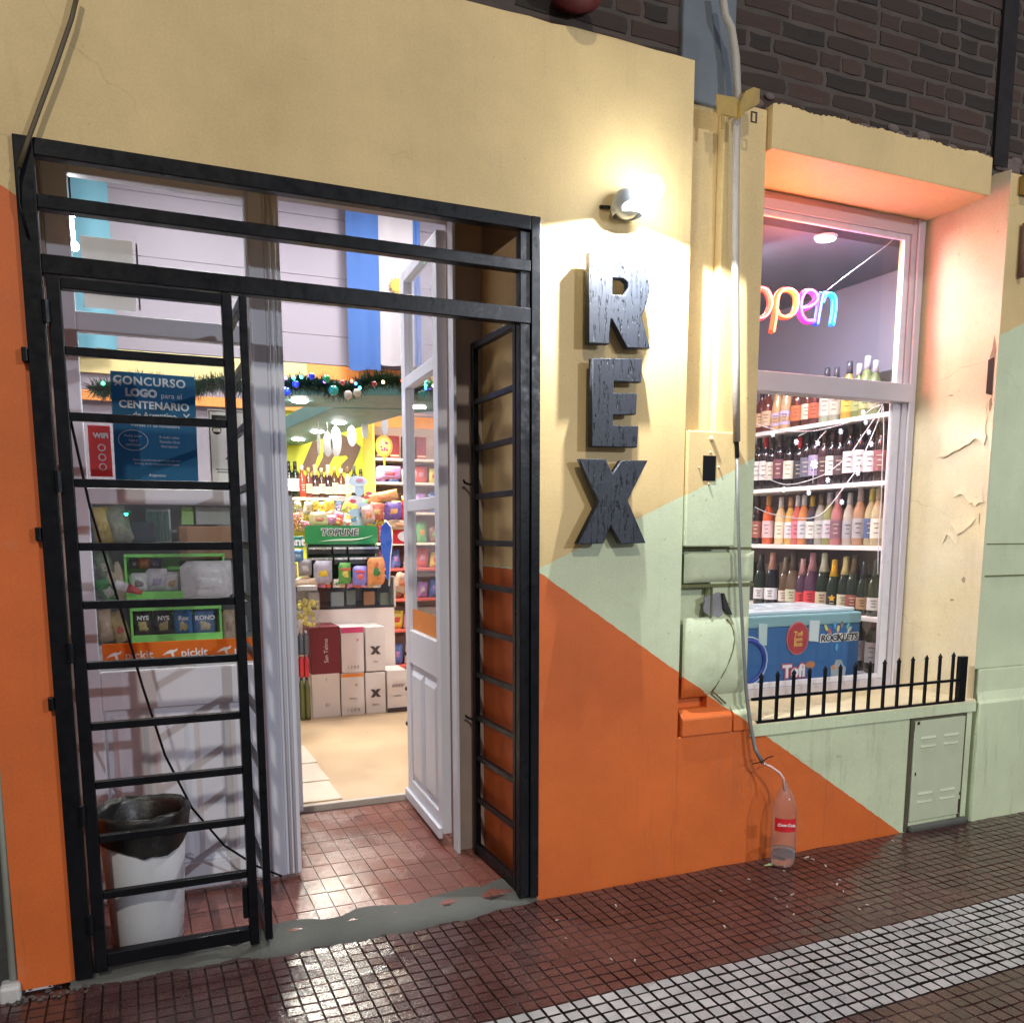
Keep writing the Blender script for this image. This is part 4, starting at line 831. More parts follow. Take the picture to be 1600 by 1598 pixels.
rows = [
 (0, 'top', 1170, 6.4, [('liquor', (.10, .02, .02), (.04, .03, .03), (.60, .42, .25), 125, 'dark red', 'tan'), ('liquor', (.12, .03, .02), (.05, .03, .03), (.62, .45, .30), 190, 'reddish', 'sand coloured'), ('juice', (.50, .33, .16), (.60, .42, .24), (.50, .42, .62), 285, 'pale amber', 'lilac'), ('juice', (.52, .35, .2), (.6, .5, .3), (.48, .42, .68), 372, 'cream amber', 'violet'),
   ('liquor', (.10, .03, .02), (.03, .02, .02), (.62, .16, .06), 490, 'brown', 'red orange'), ('liquor', (.08, .03, .02), (.03, .02, .03), (.70, .55, .45), 585, 'dark brown', 'cream and orange'), ('liquor', (.10, .03, .03), (.04, .03, .04), (.5, .12, .06), 660, 'maroon', 'rust'), ('rose', (.30, .32, .24), (.05, .05, .07), (.50, .48, .42), 770, 'clear', 'grey'), ('rose', (.28, .30, .22), (.06, .06, .08), (.46, .44, .36), 850, 'clear greenish', 'pale grey'),
   ('rose', (.45, .30, .06), (.07, .07, .10), (.65, .42, .08), 985, 'golden', 'yellow'), ('rose', (.16, .20, .08), (.5, .5, .55), (.30, .34, .14), 1080, 'green', 'olive'), ('rose', (.18, .22, .09), (.5, .5, .6), (.32, .36, .16), 1170, 'light green', 'green'), ('rose', (.14, .18, .08), (.5, .52, .6), (.30, .33, .2), 1250, 'bottle green', 'dull green')]),
 (1, 'second', 1170, 6.4, [('wine', DK, (.02, .02, .02), (.72, .70, .66), 95, 'dark', 'white'), ('wine', DK, (.45, .02, .03), (.75, .73, .72), 160, 'dark', 'white'), ('wine', DK, (.05, .04, .04), (.70, .66, .56), 220, 'dark', 'cream'), ('wine', DK, (.10, .08, .09), (.20, .07, .10), 305, 'dark', 'plum'), ('wine', DK, (.01, .01, .01), (.70, .66, .55), 402, 'black', 'pale cream'),
   ('wine', DK, (.50, .03, .04), (.05, .05, .07), 495, 'black', 'charcoal'), ('wine', DK, (.015, .02, .02), (.14, .14, .20), 575, 'black', 'slate'), ('wine', DK, (.02, .02, .04), (.36, .32, .50), 655, 'black', 'lilac'), ('wine', (.06, .03, .04), (.06, .04, .04), (.10, .05, .06), 740, 'brown', 'dark plum'), ('wine', DK, (.05, .03, .035), (.74, .74, .74), 822, 'dark', 'white botanical'), ('wine', DK, (.06, .035, .04), (.10, .07, .08), 905, 'dark', 'brown'),
   ('wine', DK, (.07, .045, .05), (.72, .74, .76), 995, 'dark', 'bluish white'), ('wine', DK, (.03, .02, .02), (.76, .76, .78), 1110, 'dark', 'wide white'), ('wine', DK, (.02, .02, .02), (.74, .75, .78), 1215, 'dark', 'illustrated white'), ('wine', DK, (.02, .02, .02), (.25, .10, .12), 1310, 'dark', 'wine red')]),
 (2, 'third', 1170, 6.4, [('rose', (.02, .012, .012), (.05, .03, .03), (.30, .10, .08), 80, 'black', 'dull red'), ('rose', (.55, .10, .03), (.62, .30, .08), (.72, .50, .52), 185, 'orange', 'pink'), ('rose', (.70, .50, .28), (.75, .74, .70), (.80, .72, .58), 310, 'peach', 'ivory'), ('rose', (.60, .38, .10), (.70, .36, .16), (.74, .70, .74), 402, 'golden', 'lilac white'), ('rose', (.50, .12, .10), (.72, .70, .72), (.70, .22, .28), 474, 'rose', 'pink red'), ('rose', (.55, .22, .08), (.70, .68, .70), (.62, .64, .68), 543, 'orange', 'blue patterned white'),
   ('rose', (.05, .04, .05), (.42, .28, .03), (.72, .72, .68), 630, 'dark', 'off white'), ('rose', (.30, .30, .25), (.16, .10, .07), (.50, .50, .48), 712, 'clear', 'light grey'), ('rose', (.25, .26, .10), (.46, .46, .50), (.58, .56, .62), 790, 'olive', 'pale lavender'), ('rose', (.40, .16, .16), (.66, .42, .48), (.24, .12, .16), 880, 'rose', 'mauve'), ('rose', (.45, .42, .36), (.62, .60, .60), (.38, .40, .44), 990, 'clear', 'steel grey'), ('rose', (.40, .24, .14), (.48, .38, .36), (.40, .40, .42), 1105, 'amber', 'grey'),
   ('rose', (.40, .36, .20), (.55, .48, .10), (.08, .12, .26), 1210, 'clear', 'navy'), ('rose', (.42, .36, .22), (.40, .3, .2), (.7, .68, .6), 1290, 'clear', 'cream')]),
 (3, 'fourth', 1170, 6.4, [('champ', GR, (.03, .03, .03), (.72, .72, .72), 112, 'black', 'white'), ('champ', (.008, .008, .012), (.60, .32, .24), (.78, .78, .80), 225, 'black', 'white oval'), ('champ', (.10, .06, .03), (.22, .16, .11), (.68, .60, .52), 350, 'brown', 'beige'), ('champ', (.12, .08, .05), (.10, .07, .05), (.62, .60, .42), 430, 'brown', 'pale yellow'), ('champ', (.07, .03, .06), (.62, .32, .32), (.65, .05, .06), 520, 'purple', 'red oval'), ('champ', (.08, .035, .07), (.62, .28, .32), (.68, .06, .07), 615, 'violet', 'bright red oval'),
   ('champ', GR, (.62, .62, .46), (.60, .50, .34), 735, 'dark green', 'tan square'), ('champ', GR, (.72, .42, .02), (.02, .02, .02), 845, 'dark green', 'gold star'), ('champ', GR, (.70, .56, .22), (.66, .62, .42), 945, 'dark green', 'slanted cream'), ('champ', GR, (.12, .07, .03), (.30, .08, .06), 1045, 'dark green', 'brick red'), ('champ', GR, (.02, .02, .02), (.44, .28, .14), 1145, 'dark green', 'tan pennant'), ('champ', GR, (.02, .03, .03), (.66, .66, .64), 1250, 'dark green', 'grey white')])]
used = {}
def cn_(c):
    r, g, b = c[:3]; m_ = max(c[:3])
    if m_ < .08: return 'black'
    if r > .55 and g > .5 and b > .5: return 'white'
    if r > .5 and g > .38 and b < .3: return 'yellow'
    if r > .4 and g > .2 and b < .2: return 'orange'
    if r > .4 and g < .15: return 'red'
    if r > .5: return 'pink'
    if abs(r-g) < .12 and abs(g-b) < .12: return 'grey'
    return 'brown'
for ri, rn, ox, sc_, bs_ in rows:
    for k, (kd, gl, fo, la, u, gn, ln) in enumerate(bs_):
        p = at(ox+u/sc_, (650, 745, 840, 950)[ri], X=XS); z = ZS[ri]+.0005
        lab = '%s glass bottle with %s capsule and %s label, number %d from the left on the %s wine shelf' % (gn, cn_(fo), ln, k+1, rn)
        lab = '%s bottle, %s capsule, %s label, on the %s wine shelf' % (gn, cn_(fo), ln, rn)
        if lab in used: lab += ', farther right'
        used[lab] = 1
        h = {0: 1.0, 1: 1.0, 2: .98, 3: .98}[ri]
        bottle(kd, gl, fo, la, (XS+random.uniform(-.006, .006), p.y, z), -math.pi/2+.62, lab, 'bottles on the %s wine shelf' % rn, h*random.uniform(.92, 1.05), 60 if ri != 2 else 80, (.75, .45, .03) if ln == 'gold star' else None)
bottle('wine', DK, (.30, .05, .06), (.6, .6, .62), (XS, .57, .6605), -math.pi/2+.62, 'dark bottle with red capsule standing low beside the chest freezer', 'bottles on the lowest wine shelf')
bottle('wine', DK, (.03, .03, .03), (.62, .6, .62), (XS, .67, .6605), -math.pi/2+.62, 'black capped bottle partly hidden by the chest freezer', 'bottles on the lowest wine shelf')
bk = thing('dark_carton', (3.78, 1.0, 1.67), 'row of dark cartons standing behind the wine bottles', 'carton')
for r_ in (0, 1, 2, 3):
    for k in range(7):
        y = .55+k*.235; h = random.uniform(.20, .27); obj('carton', MB().box(3.735, 3.84, y, y+random.uniform(.16, .22), ZS[r_]+.001, ZS[r_]+h), M(random.choice([(.05, .04, .045), (.12, .09, .08), (.20, .15, .13), (.03, .03, .035), (.26, .2, .16)]), .6), bk, bevel=.002)
# pourer tops on the right bottles of the top shelf
for k in range(5): pass
# snowflake light string in the window
sl = thing('snowflake_string', (3.3, .5, 1.6), 'white wire string of snowflake lights draped inside the lower window pane', 'string lights')
WR = M((.78, .78, .84), .5, var=0); SNO = M((.85, .88, 1), .5, var=0, emit=.9)
def u5(pts, Y): return [at(1170+a/6.4, 600+b/6.4, Y=Y) for a, b in pts]
YS = .43
for pts in ([(80, 400), (200, 440), (330, 465), (470, 475), (640, 470), (800, 440), (960, 395), (1130, 320), (1240, 240), (1340, 200)], [(1340, 205), (1260, 340), (1150, 500), (1020, 690), (900, 800), (780, 890), (640, 950), (480, 995), (340, 1000), (190, 945), (90, 900)],
            [(1345, 220), (1290, 380), (1200, 590), (1100, 820), (1010, 950), (880, 1130), (760, 1270), (660, 1330), (540, 1345), (380, 1330), (200, 1290), (60, 1230)], [(1345, 220), (1350, 500), (1335, 800), (1325, 1150), (1300, 1500), (1290, 1900)], [(500, 520), (580, 480)], [(690, 560), (770, 470)], [(240, 490), (245, 440)], [(640, 990), (650, 800)]):
    obj('wire', MB().tube(smooth_pts(u5(pts, YS), 3), .0024, 5), WR, sl, smooth=True)
def star6(c, r, em):
    q = MB()
    for k in range(3): a_ = k*math.pi/3+.3; q.obox(c, (r*math.cos(a_), 0, r*math.sin(a_)), (0, .002, 0), (-.18*r*math.sin(a_), 0, .18*r*math.cos(a_)))
    q.ball(c, r*.35, 6, 4, sq=(1, .5, 1)); return obj('snowflake', q, em, sl)
for (a_, b_) in ((240, 500), (475, 580), (690, 590), (920, 475), (1170, 380), (1225, 600), (600, 1085), (350, 1055), (790, 960), (1090, 890), (930, 1180), (1200, 480), (1145, 285)):
    star6(u5([(a_, b_)], YS)[0], .0135, SNO)
star6(u5([(655, 800)], YS)[0], .02, M((.85, .9, 1), .5, var=0, emit=4.))
# ================================================================== CHEST FREEZER
a_ = at(1345, 955, Y=.52); b_ = at(1345, 1058, Y=.52); FX, FZ = a_.x, a_.z
fz = thing('chest_freezer', (3.0, .8, .1), 'blue chest freezer with sweet brand stickers behind the lower window', 'freezer')
BLU = M((.035, .14, .36), .4, var=.12, vs=5); TEA = M((.22, .42, .48), .35, var=.05)
obj('body', MB().box(2.42, FX, .52, .95, .12, FZ-.06), BLU, fz, bevel=.006)
obj('lid_rim', MB().box(2.415, FX+.004, .515, .955, FZ-.059, FZ), TEA, fz, bevel=.008)
obj('lid', MB().box(2.43, FX-.02, .54, .94, FZ+.0005, FZ+.022), M((.55, .68, .76), .2, var=.05), fz, bevel=.008)
def fx(pts, Y=.519): return [(at(a, b, Y=Y).x, at(a, b, Y=Y).z) for a, b in pts]
def fd(u, v): return (1160+u/6.146, 860+v/6.146)
def disc(cx, cz, rx, rz, n=24): return [(cx+rx*math.cos(i*6.283/n), cz+rz*math.sin(i*6.283/n)) for i in range(n)]
q = at(*fd(525, 840), Y=.519); DRED = M((.42, .04, .05), .5, var=.08)
obj('round_logo', MB().prism(disc(q.x, q.z, .070, .085), .514, .5195), M((.55, .20, .22), .5), fz); obj('round_logo', MB().prism(disc(q.x, q.z, .064, .078), .511, .5138), DRED, fz)
for s_, dz in (('Tofi', .022), ('bon', -.004), ('Bon', -.030)): text(s_, .034, M((.75, .5, .12), .5, var=0), fz, (q.x, .5095, q.z+dz), depth=.0005, offset=.0008)
obj('price_card', MB().prism(fx([fd(640, 670), fd(735, 670), fd(720, 875), fd(630, 865)]), .512, .5195), M((.62, .74, .78), .5), fz)
obj('price_card', MB().prism(fx([fd(150, 700), fd(232, 705), fd(225, 910), fd(150, 905)]), .512, .5195), M((.5, .68, .7), .5), fz)
p = at(*fd(925, 835), Y=.519); text('ROCKLETS', .047, M((.8, .8, .78), .5, var=0), fz, (p.x, .5165, p.z), depth=.0005, offset=.006, shear=.15, scale=(1.1, 1, 1.2)); text('ROCKLETS', .047, M((.02, .02, .02), .5, var=0), fz, (p.x, .5145, p.z), depth=.0005, offset=.001, shear=.15, scale=(1.1, 1, 1.2))
for (u, v_, cc_, tl) in ((800, 740, (.62, .66, .20), .5), (835, 775, (.55, .15, .12), .6), (885, 715, (.10, .42, .75), 0), (915, 750, (.70, .62, .25), -.2), (950, 710, (.25, .22, .22), -.1), (1010, 720, (.15, .42, .42), -.4), (1025, 755, (.55, .62, .52), -.7), (900, 925, (.10, .45, .72), 0)):
    p2 = at(*fd(u, v_), Y=.519); n = 14; pr = []
    for i in range(n): a1 = i*6.283/n; x_, z_ = .0085*math.cos(a1), .019*math.sin(a1); pr.append((p2.x+x_*math.cos(tl)-z_*math.sin(tl), p2.z+x_*math.sin(tl)+z_*math.cos(tl)))
    obj('candy_drop', MB().prism(pr, .515, .5195), M(cc_, .45), fz)
p = at(*fd(490, 1160), Y=.519); text('Tofi', .088, M((.50, .10, .12), .5, var=0), fz, (p.x, .5165, p.z), depth=.0005, offset=.010); text('Tofi', .088, M((.82, .82, .86), .5, var=0), fz, (p.x, .5145, p.z), depth=.0005, offset=.0035)
p = at(*fd(650, 1095), Y=.519); obj('caramel', MB().prism(disc(p.x, p.z, .030, .018), .516, .5195), M((.50, .22, .08), .5), fz)
p = at(*fd(915, 1130), Y=.519)
q = MB(); q.prism([(p.x-.045, p.z-.05), (p.x+.045, p.z-.05), (p.x+.052, p.z+.0), (p.x+.03, p.z+.02), (p.x+.02, p.z+.045), (p.x-.02, p.z+.045), (p.x-.025, p.z+.02), (p.x-.052, p.z+.012)], .515, .5195); obj('picture', q, M((.36, .44, .46), .5), fz)
q = MB(); q.ball((p.x-.030, .516, p.z+.008), .018, 8, 6, sq=(1, .2, .7)); obj('picture', q, M((.62, .30, .14), .5), fz)
p = at(*fd(120, 1060), Y=.519); q = MB(); q.tube([(p.x-.05+.105*math.cos(t_*.2618), .516, p.z+.105*math.sin(t_*.2618)) for t_ in range(24)], .010, 6, closed=True); obj('ring_logo', q, M((.02, .06, .36), .4), fz)
q = MB(); q.tube([(p.x-.05+.122*math.cos(t_*.2618), .517, p.z+.122*math.sin(t_*.2618)) for t_ in range(24)], .004, 6, closed=True); obj('ring_logo', q, M((.5, .68, .8), .4), fz)
obj('base_strip', MB().box(2.42, FX, .512, .519, .62, .645), M((.5, .6, .66), .5), fz)
# ================================================================== SHOP CONTENTS seen through the door
def R_(x0, y0, x1, y1, Y):
    a, b = at(x0, y0, Y=Y), at(x1, y1, Y=Y); c, d = at(x0, y1, Y=Y), at(x1, y0, Y=Y); return (a.x+c.x)/2, (b.x+d.x)/2, (c.z+b.z)/2, (a.z+d.z)/2
def carton(px, Y, dep, col, label, cat='box', name='carton', group=None, z0=None, top=None):
    x0, x1, za, zb = R_(*px, Y); za = z0 if z0 is not None else za
    t = thing(name, ((x0+x1)/2, Y, za), label, cat, group); obj('box_body', MB().box(x0+.002, x1-.002, Y, Y+dep, za+.0008, zb), M(col, .55, var=.05, vs=12), t, bevel=.003)
    if top: obj('top_band', MB().box(x0+.003, x1-.003, Y-.0015, Y-.0002, zb-top[1], zb-.004), M(top[0], .5), t)
    t['_r'] = (x0, x1, za, zb); return t
def ct(t, s_, u, v, size, col, Y, rot=0., **k):
    x0, x1, z0, z1 = t['_r']; return text(s_, size, M(col, .5, var=0), t, (x0+(x1-x0)*u, Y-.003, z0+(z1-z0)*v), rot=(math.pi/2, -rot, 0), depth=.0006, **k)
def pillow(q, cx, cy, cz_, w_, h_, d, m=0, tilt=0., n=7, seed=0):
    rnd = random.Random(seed*7+1); v = []; f = []; ct_, st_ = math.cos(tilt), math.sin(tilt)
    for s_ in (-1, 1):
        for j in range(n+1):
            for i in range(n+1):
                u, w2 = i/n*2-1, j/n*2-1; b = max(0, (1-u**4)*(1-w2**4))**.6; x = u*w_/2*(1-.05*b); z = w2*h_/2; y = s_*d/2*b+rnd.uniform(-.1, .1)*d*b
                v.append((cx+x*ct_-z*st_, cy+y, cz_+x*st_+z*ct_))
    N = (n+1)**2
    for s_ in (0, 1):
        for j in range(n):
            for i in range(n): a = s_*N+j*(n+1)+i; f.append((a, a+1, a+n+2, a+n+1))
    return q.add(v, f, m)
def bag(px, Y, col, col2, label, tilt=0., d=.05, group=None, word=None, wcol=(.8, .8, .8), name='snack_bag', cat='bag'):
    x0, x1, z0, z1 = R_(*px, Y); cx, cz_ = (x0+x1)/2, (z0+z1)/2; w_, h_ = abs(x1-x0), abs(z1-z0)
    t = thing(name, (cx, Y, z0), label, cat, group); sd = int(abs(cx*1000+cz_*777)) % 97
    obj('wrapper', pillow(MB(), cx, Y, cz_, w_, h_, d, tilt=tilt, seed=sd), M(col, .28, var=.18, vs=30), t, smooth=True)
    obj('printed_panel', pillow(MB(), cx, Y-d*.30, cz_-h_*.04, w_*.62, h_*.42, d*.55, tilt=tilt, seed=sd+1, n=5), M(col2, .3, var=.25, vs=60), t, smooth=True)
    if word: text(word, h_*.2, M(wcol, .4, var=0), t, (cx, Y-d*.62, cz_+h_*.22), depth=.0006, offset=.001)
    return t
def jar(px, Y, col, label, lid=(.6, .1, .1), name='jar', cat='jar', seed=0):
    x0, x1, z0, z1 = R_(*px, Y); cx = (x0+x1)/2; r = (x1-x0)/2; h = z1-z0; t = thing(name, (cx, Y, z0), label, cat)
    obj('jar_wall', MB().lathe([(r*.9, 0), (r, h*.06), (r, h*.8), (r*.8, h*.9)], (cx, Y, z0), 16, cap=False), PLASTIC, t, smooth=True)
    rnd = random.Random(seed+5); q = MB()
    for i in range(60): a, rr = rnd.uniform(0, 6.28), r*.85*math.sqrt(rnd.random()); q.ball((cx+rr*math.cos(a), Y+rr*math.sin(a), z0+h*(.06+.6*rnd.random())), r*.16, 6, 4, m=i % 2)
    obj('sweets', q, [M(col, .4, var=.2), M(tuple(min(1, c*1.6+.05) for c in col), .4)], t, kind='stuff', smooth=True)
    obj('lid', MB().lathe([(r*.82, h*.9), (r*.82, h)], (cx, Y, z0), 16), M(lid, .4), t); return t
# --- cartons on the floor before the counter
YB = 3.44
CARD = (.66, .60, .55)
t = carton((487, 1052, 532, 1124), YB, .3, CARD, 'plain white wine carton under the dark red one', group='wine cartons before the counter', z0=.055); ct(t, 'E1', .55, .28, .035, (.1, .1, .1), YB); ct(t, 'f', .52, .85, .04, (.3, .3, .3), YB)
t = carton((533, 1051, 570, 1120), YB, .3, CARD, 'white wine carton with an orange flap under the pink topped one', group='wine cartons before the counter', z0=.055, top=((.75, .24, .04), .03)); ct(t, '1 2 0 0', .5, .12, .035, (.15, .12, .1), YB); ct(t, 'v', .65, .72, .05, (.6, .2, .05), YB); ct(t, 'clasico', .5, .40, .022, (.3, .25, .22), YB)
t = carton((571, 1050, 603, 1116), YB, .3, CARD, 'lower white carton marked with a black cross', group='wine cartons before the counter', z0=.055); ct(t, 'x', .5, .52, .11, (.06, .04, .04), YB, offset=.006); ct(t, 'blanco', .5, .22, .02, (.2, .2, .2), YB)
zt = at(532, 1052, Y=YB).z
t = carton((485, 979, 532, 1052), YB, .3, (.17, .015, .025), 'dark red wine carton with white sideways lettering on top of the pile', group='wine cartons before the counter', z0=at(532, 1052, Y=YB).z+.001); ct(t, 'San Telmo', .52, .5, .042, (.7, .62, .6), YB, rot=math.pi/2)
t = carton((533, 979, 569, 1052), YB, .3, (.68, .60, .58), 'white carton with a pink wavy top and small heart', group='wine cartons before the counter', z0=at(532, 1052, Y=YB).z+.001, top=((.62, .06, .18), .045)); ct(t, '1 2 0 0', .5, .12, .032, (.15, .12, .1), YB); ct(t, 'v', .72, .72, .05, (.6, .05, .15), YB)
t = carton((571, 979, 602, 1050), YB, .3, CARD, 'upper white carton marked with a black cross', group='wine cartons before the counter', z0=at(532, 1052, Y=YB).z+.001); ct(t, 'x', .5, .50, .11, (.06, .04, .04), YB, offset=.006); ct(t, 'tinto', .5, .22, .02, (.2, .2, .2), YB)
t = carton((605, 1047, 637, 1107), YB-.02, .26, CARD, 'smaller white carton with a dark foot at the right end', group='wine cartons before the counter', z0=.055, top=None); ct(t, 'siete', .5, .65, .05, (.2, .15, .15), YB-.02, shear=.3); ct(t, 'malbec', .5, .40, .022, (.2, .15, .15), YB-.02)
x0, x1, za, zb = t['_r']; obj('dark_foot', MB().box(x0, x1, YB-.0235, YB-.0205, za+.002, za+.035), M((.05, .03, .03), .5), t)
def pack(px, Y, col, cap, label, z0):
    x0, x1, za, zb = R_(*px, Y); t = thing('drinks_pack', ((x0+x1)/2, Y, z0), label, 'drinks pack'); n = 4; w_ = (x1-x0)/n; q = MB(); q2 = MB()
    for j in range(2):
        for i in range(n): r = w_*.48; c = (x0+w_*(i+.5), Y+w_*(j+.5), z0+.001); h = zb-z0; obj('bottle_body', MB().lathe([(r*.9, 0), (r, h*.08), (r, h*.72), (r*.45, h*.9)], c, 10), M(col, .2, var=.1), t, smooth=True); obj('cap', MB().lathe([(r*.42, h*.9), (r*.42, h)], c, 8), M(cap, .4), t)
    return t
pack((452, 1057, 486, 1124), YB-.05, (.14, .16, .05), (.04, .04, .05), 'pack of olive green bottles at the foot of the left pile', .055)
pack((452, 1022, 484, 1056), YB-.05, (.60, .05, .06), (.7, .65, .6), 'pack of red cans in the middle of the left pile', at(470, 1057, Y=YB).z)
pack((452, 986, 483, 1021), YB-.05, (.12, .14, .17), (.6, .6, .62), 'pack of grey bottles on top of the left pile', at(470, 1022, Y=YB).z)
# --- counter
YC = 3.78
x0, x1, _, _ = R_(440, 955, 618, 1110, YC)
cu = thing('sales_counter', ((x0+x1)/2, YC, .1), 'cream shop counter with a glass display top behind the wine cartons', 'counter')
obj('cabinet', MB().box(-.1, x1, YC, YC+.55, .055, .825), M((.72, .62, .55), .4, var=.03), cu, bevel=.005); obj('case_floor', MB().box(-.1, x1, YC, YC+.5, .826, .84), M((.03, .02, .02), .4), cu); obj('case_back', MB().box(-.1, x1, YC+.5, YC+.52, .84, 1.055), M((.08, .07, .06), .5), cu)
obj('case_glass', MB().box(-.1, x1-.004, YC, YC+.004, .841, 1.055), GLASS, cu); obj('case_top', MB().box(-.1, x1, YC, YC+.52, 1.056, 1.066), M((.12, .13, .12), .15), cu); obj('case_end', MB().box(x1-.003, x1+.012, YC+.0, YC+.52, .826, 1.066), M((.6, .52, .42), .4), cu)
for k, (px, c, lab) in enumerate([((517, 925, 538, 952), (.42, .45, .42), 'grey packet inside the counter display'), ((568, 924, 586, 945), (.65, .28, .10), 'orange packet inside the counter display'), ((594, 926, 610, 946), (.28, .30, .14), 'olive packet inside the counter display'), ((541, 922, 556, 945), (.22, .26, .20), 'dark green packet inside the counter display'), ((482, 926, 500, 950), (.5, .48, .46), 'pale packet inside the counter display')]):
    carton(px, YC+.1, .03, c, lab, 'packet', 'sweet_packet', z0=None)
# --- things on the counter
jar((462, 915, 500, 980), 3.42, (.62, .50, .04), 'large clear jar of yellow wrapped sweets on the left pile', (.5, .5, .5), seed=1)
jar((444, 925, 463, 985), 3.45, (.40, .32, .34), 'narrow clear jar of pinkish sweets beside the door stile', (.5, .5, .55), seed=2)
jar((452, 790, 474, 832), 3.9, (.62, .28, .05), 'small jar of orange sweets left of the green sign', (.45, .5, .2), seed=3)
jar((512, 775, 543, 822), 4.2, (.50, .42, .40), 'clear cellophane pack standing behind the green sign', (.5, .45, .45), seed=6)
bag((483, 800, 512, 822), 3.95, (.62, .50, .28), (.60, .22, .15), 'cream packet box with red print behind the green sign', d=.04)
YR = 3.80
x0, x1, za, zb = R_(476, 821, 590, 850, YR); GRN = M((.03, .30, .09), .35, var=.15, vs=4)
tp = thing('gum_rack', ((x0+x1)/2, YR, 1.066), 'green topped gum rack with silver edged black trays on the counter', 'rack')
n = 6; r = .03; pr = [(x0+r-r*math.cos(a*math.pi/12), za+r-r*math.sin(a*math.pi/12)) for a in range(7)]+[(x1-r+r*math.sin(a*math.pi/12), za+r-r*math.cos(a*math.pi/12)) for a in range(7)]+[(x1-r+r*math.cos(a*math.pi/12), zb-r+r*math.sin(a*math.pi/12)) for a in range(7)]+[(x0+r-r*math.sin(a*math.pi/12), zb-r+r*math.cos(a*math.pi/12)) for a in range(7)]
obj('header_sign', MB().prism(pr, YR-.012, YR), GRN, tp)
text('TOPLINE', .068, M((.85, .87, .85), .4, var=0), tp, ((x0+x1)/2-.02, YR-.0135, (za+zb)/2+.018), depth=.001, offset=.006, shear=.12, scale=(1.05, 1, 1.05)); text('TOPLINE', .068, M((.06, .08, .09), .4, var=0), tp, ((x0+x1)/2-.02, YR-.0165, (za+zb)/2+.018), depth=.001, offset=.0012, shear=.12, scale=(1.05, 1, 1.05))
sw = [Vector((x0+.10+(x1-x0-.14)*i/10, YR-.0135, za+.018+.05*(i/10)**2+.008*math.sin(i*.6))) for i in range(11)]; obj('swoosh', MB().tube(sw, [.001+.0085*math.sin(i*math.pi/10) for i in range(11)], 6), M((.55, .75, .50), .4), tp, smooth=True)
for k in range(2):
    zz = 1.302-k*.078
    for i, (a_, b_) in enumerate(((x0+.015, x0+.185), (x0+.20, x0+.30), (x0+.315, x1-.01))):
        obj('tray', MB().box(a_, b_, YR-.06-k*.03, YR-.0, zz-.055, zz), M((.025, .03, .03), .35), tp, bevel=.003); obj('tray_edge', MB().box(a_, b_, YR-.066-k*.03, YR-.0605-k*.03, zz-.018, zz-.002), M((.6, .62, .62), .25, metal=.6), tp)
obj('rack_back', MB().box(x0+.021, x1-.021, YR+.001, YR+.02, 1.066, za), M((.02, .06, .03), .5), tp)
obj('rack_leg', MB().box(x0+.01, x0+.02, YR-.01, YR, 1.066, za), M((.1, .3, .15), .4), tp); obj('rack_leg', MB().box(x1-.02, x1-.01, YR-.01, YR, 1.066, za), M((.1, .3, .15), .4), tp)
x0, x1, za, zb = R_(440, 838, 474, 855, 3.64); t = thing('mint_sign', ((x0+x1)/2, 3.64, za), 'teal sign with large white letters cut off by the door stile', 'sign'); obj('board', MB().box(x0, x1, 3.63, 3.645, za, zb), M((.02, .26, .22), .4), t, bevel=.003); text('dent', .085, M((.85, .87, .87), .4, var=0), t, ((x0+x1)/2+.01, 3.6285, (za+zb)/2), depth=.001, offset=.003)
YF = 3.68
for px, c1, c2, lab, wd in [((490, 876, 519, 912), (.40, .38, .46), (.70, .48, .03), 'grey and yellow chick coloured packet hanging from the gum rack', None), ((529, 879, 548, 912), (.10, .30, .06), (.66, .50, .10), 'green packet with a yellow fan before the gum rack', 'mogul'), ((551, 884, 573, 914), (.22, .20, .55), (.64, .12, .10), 'violet packet with red script before the gum rack', 'billiken'), ((574, 871, 601, 913), (.75, .30, .10), (.06, .26, .08), 'round topped orange packet with a green seven', '7'),
                            ((466, 873, 487, 900), (.28, .26, .27), (.5, .48, .48), 'grey plush coloured packet left of the gum rack', None), ((455, 858, 474, 878), (.10, .26, .50), (.30, .45, .55), 'small blue packet under the teal sign', None), ((448, 880, 464, 905), (.60, .45, .34), (.65, .12, .10), 'beige and red packet at the left end of the counter', None), ((450, 903, 496, 917), (.68, .50, .36), (.70, .6, .45), 'long beige packet lying on the counter', None)]:
    bag(px, YF, c1, c2, lab, word=wd, wcol=(.7, .08, .06), group=None)
BL = M((.02, .10, .50), .3, var=.1)
q = MB(); lp = [(596, 822), (603, 815), (610, 824), (612, 845), (609, 870), (607, 905), (604, 905), (602, 880), (596, 862), (594, 840)]
bd = thing('blue_display', (at(603, 860, Y=3.50).x, 3.5, 1.066), 'tall curved blue display card with a white edge beside the gum rack', 'display card')
obj('card', MB().prism(pix(lp, 3.50), 3.495, 3.505), BL, bd); obj('edge', MB().tube([Vector((x, 3.50, z)) for x, z in pix([(603, 814), (611, 824), (613, 845), (610, 870), (608, 915)], 3.5)], .006, 6), M((.8, .8, .82), .4), bd, smooth=True)
c = at(557, 790, Y=3.9); t = thing('spiral_display', c, 'tall pale blue twisting display standing above the green sign', 'display')
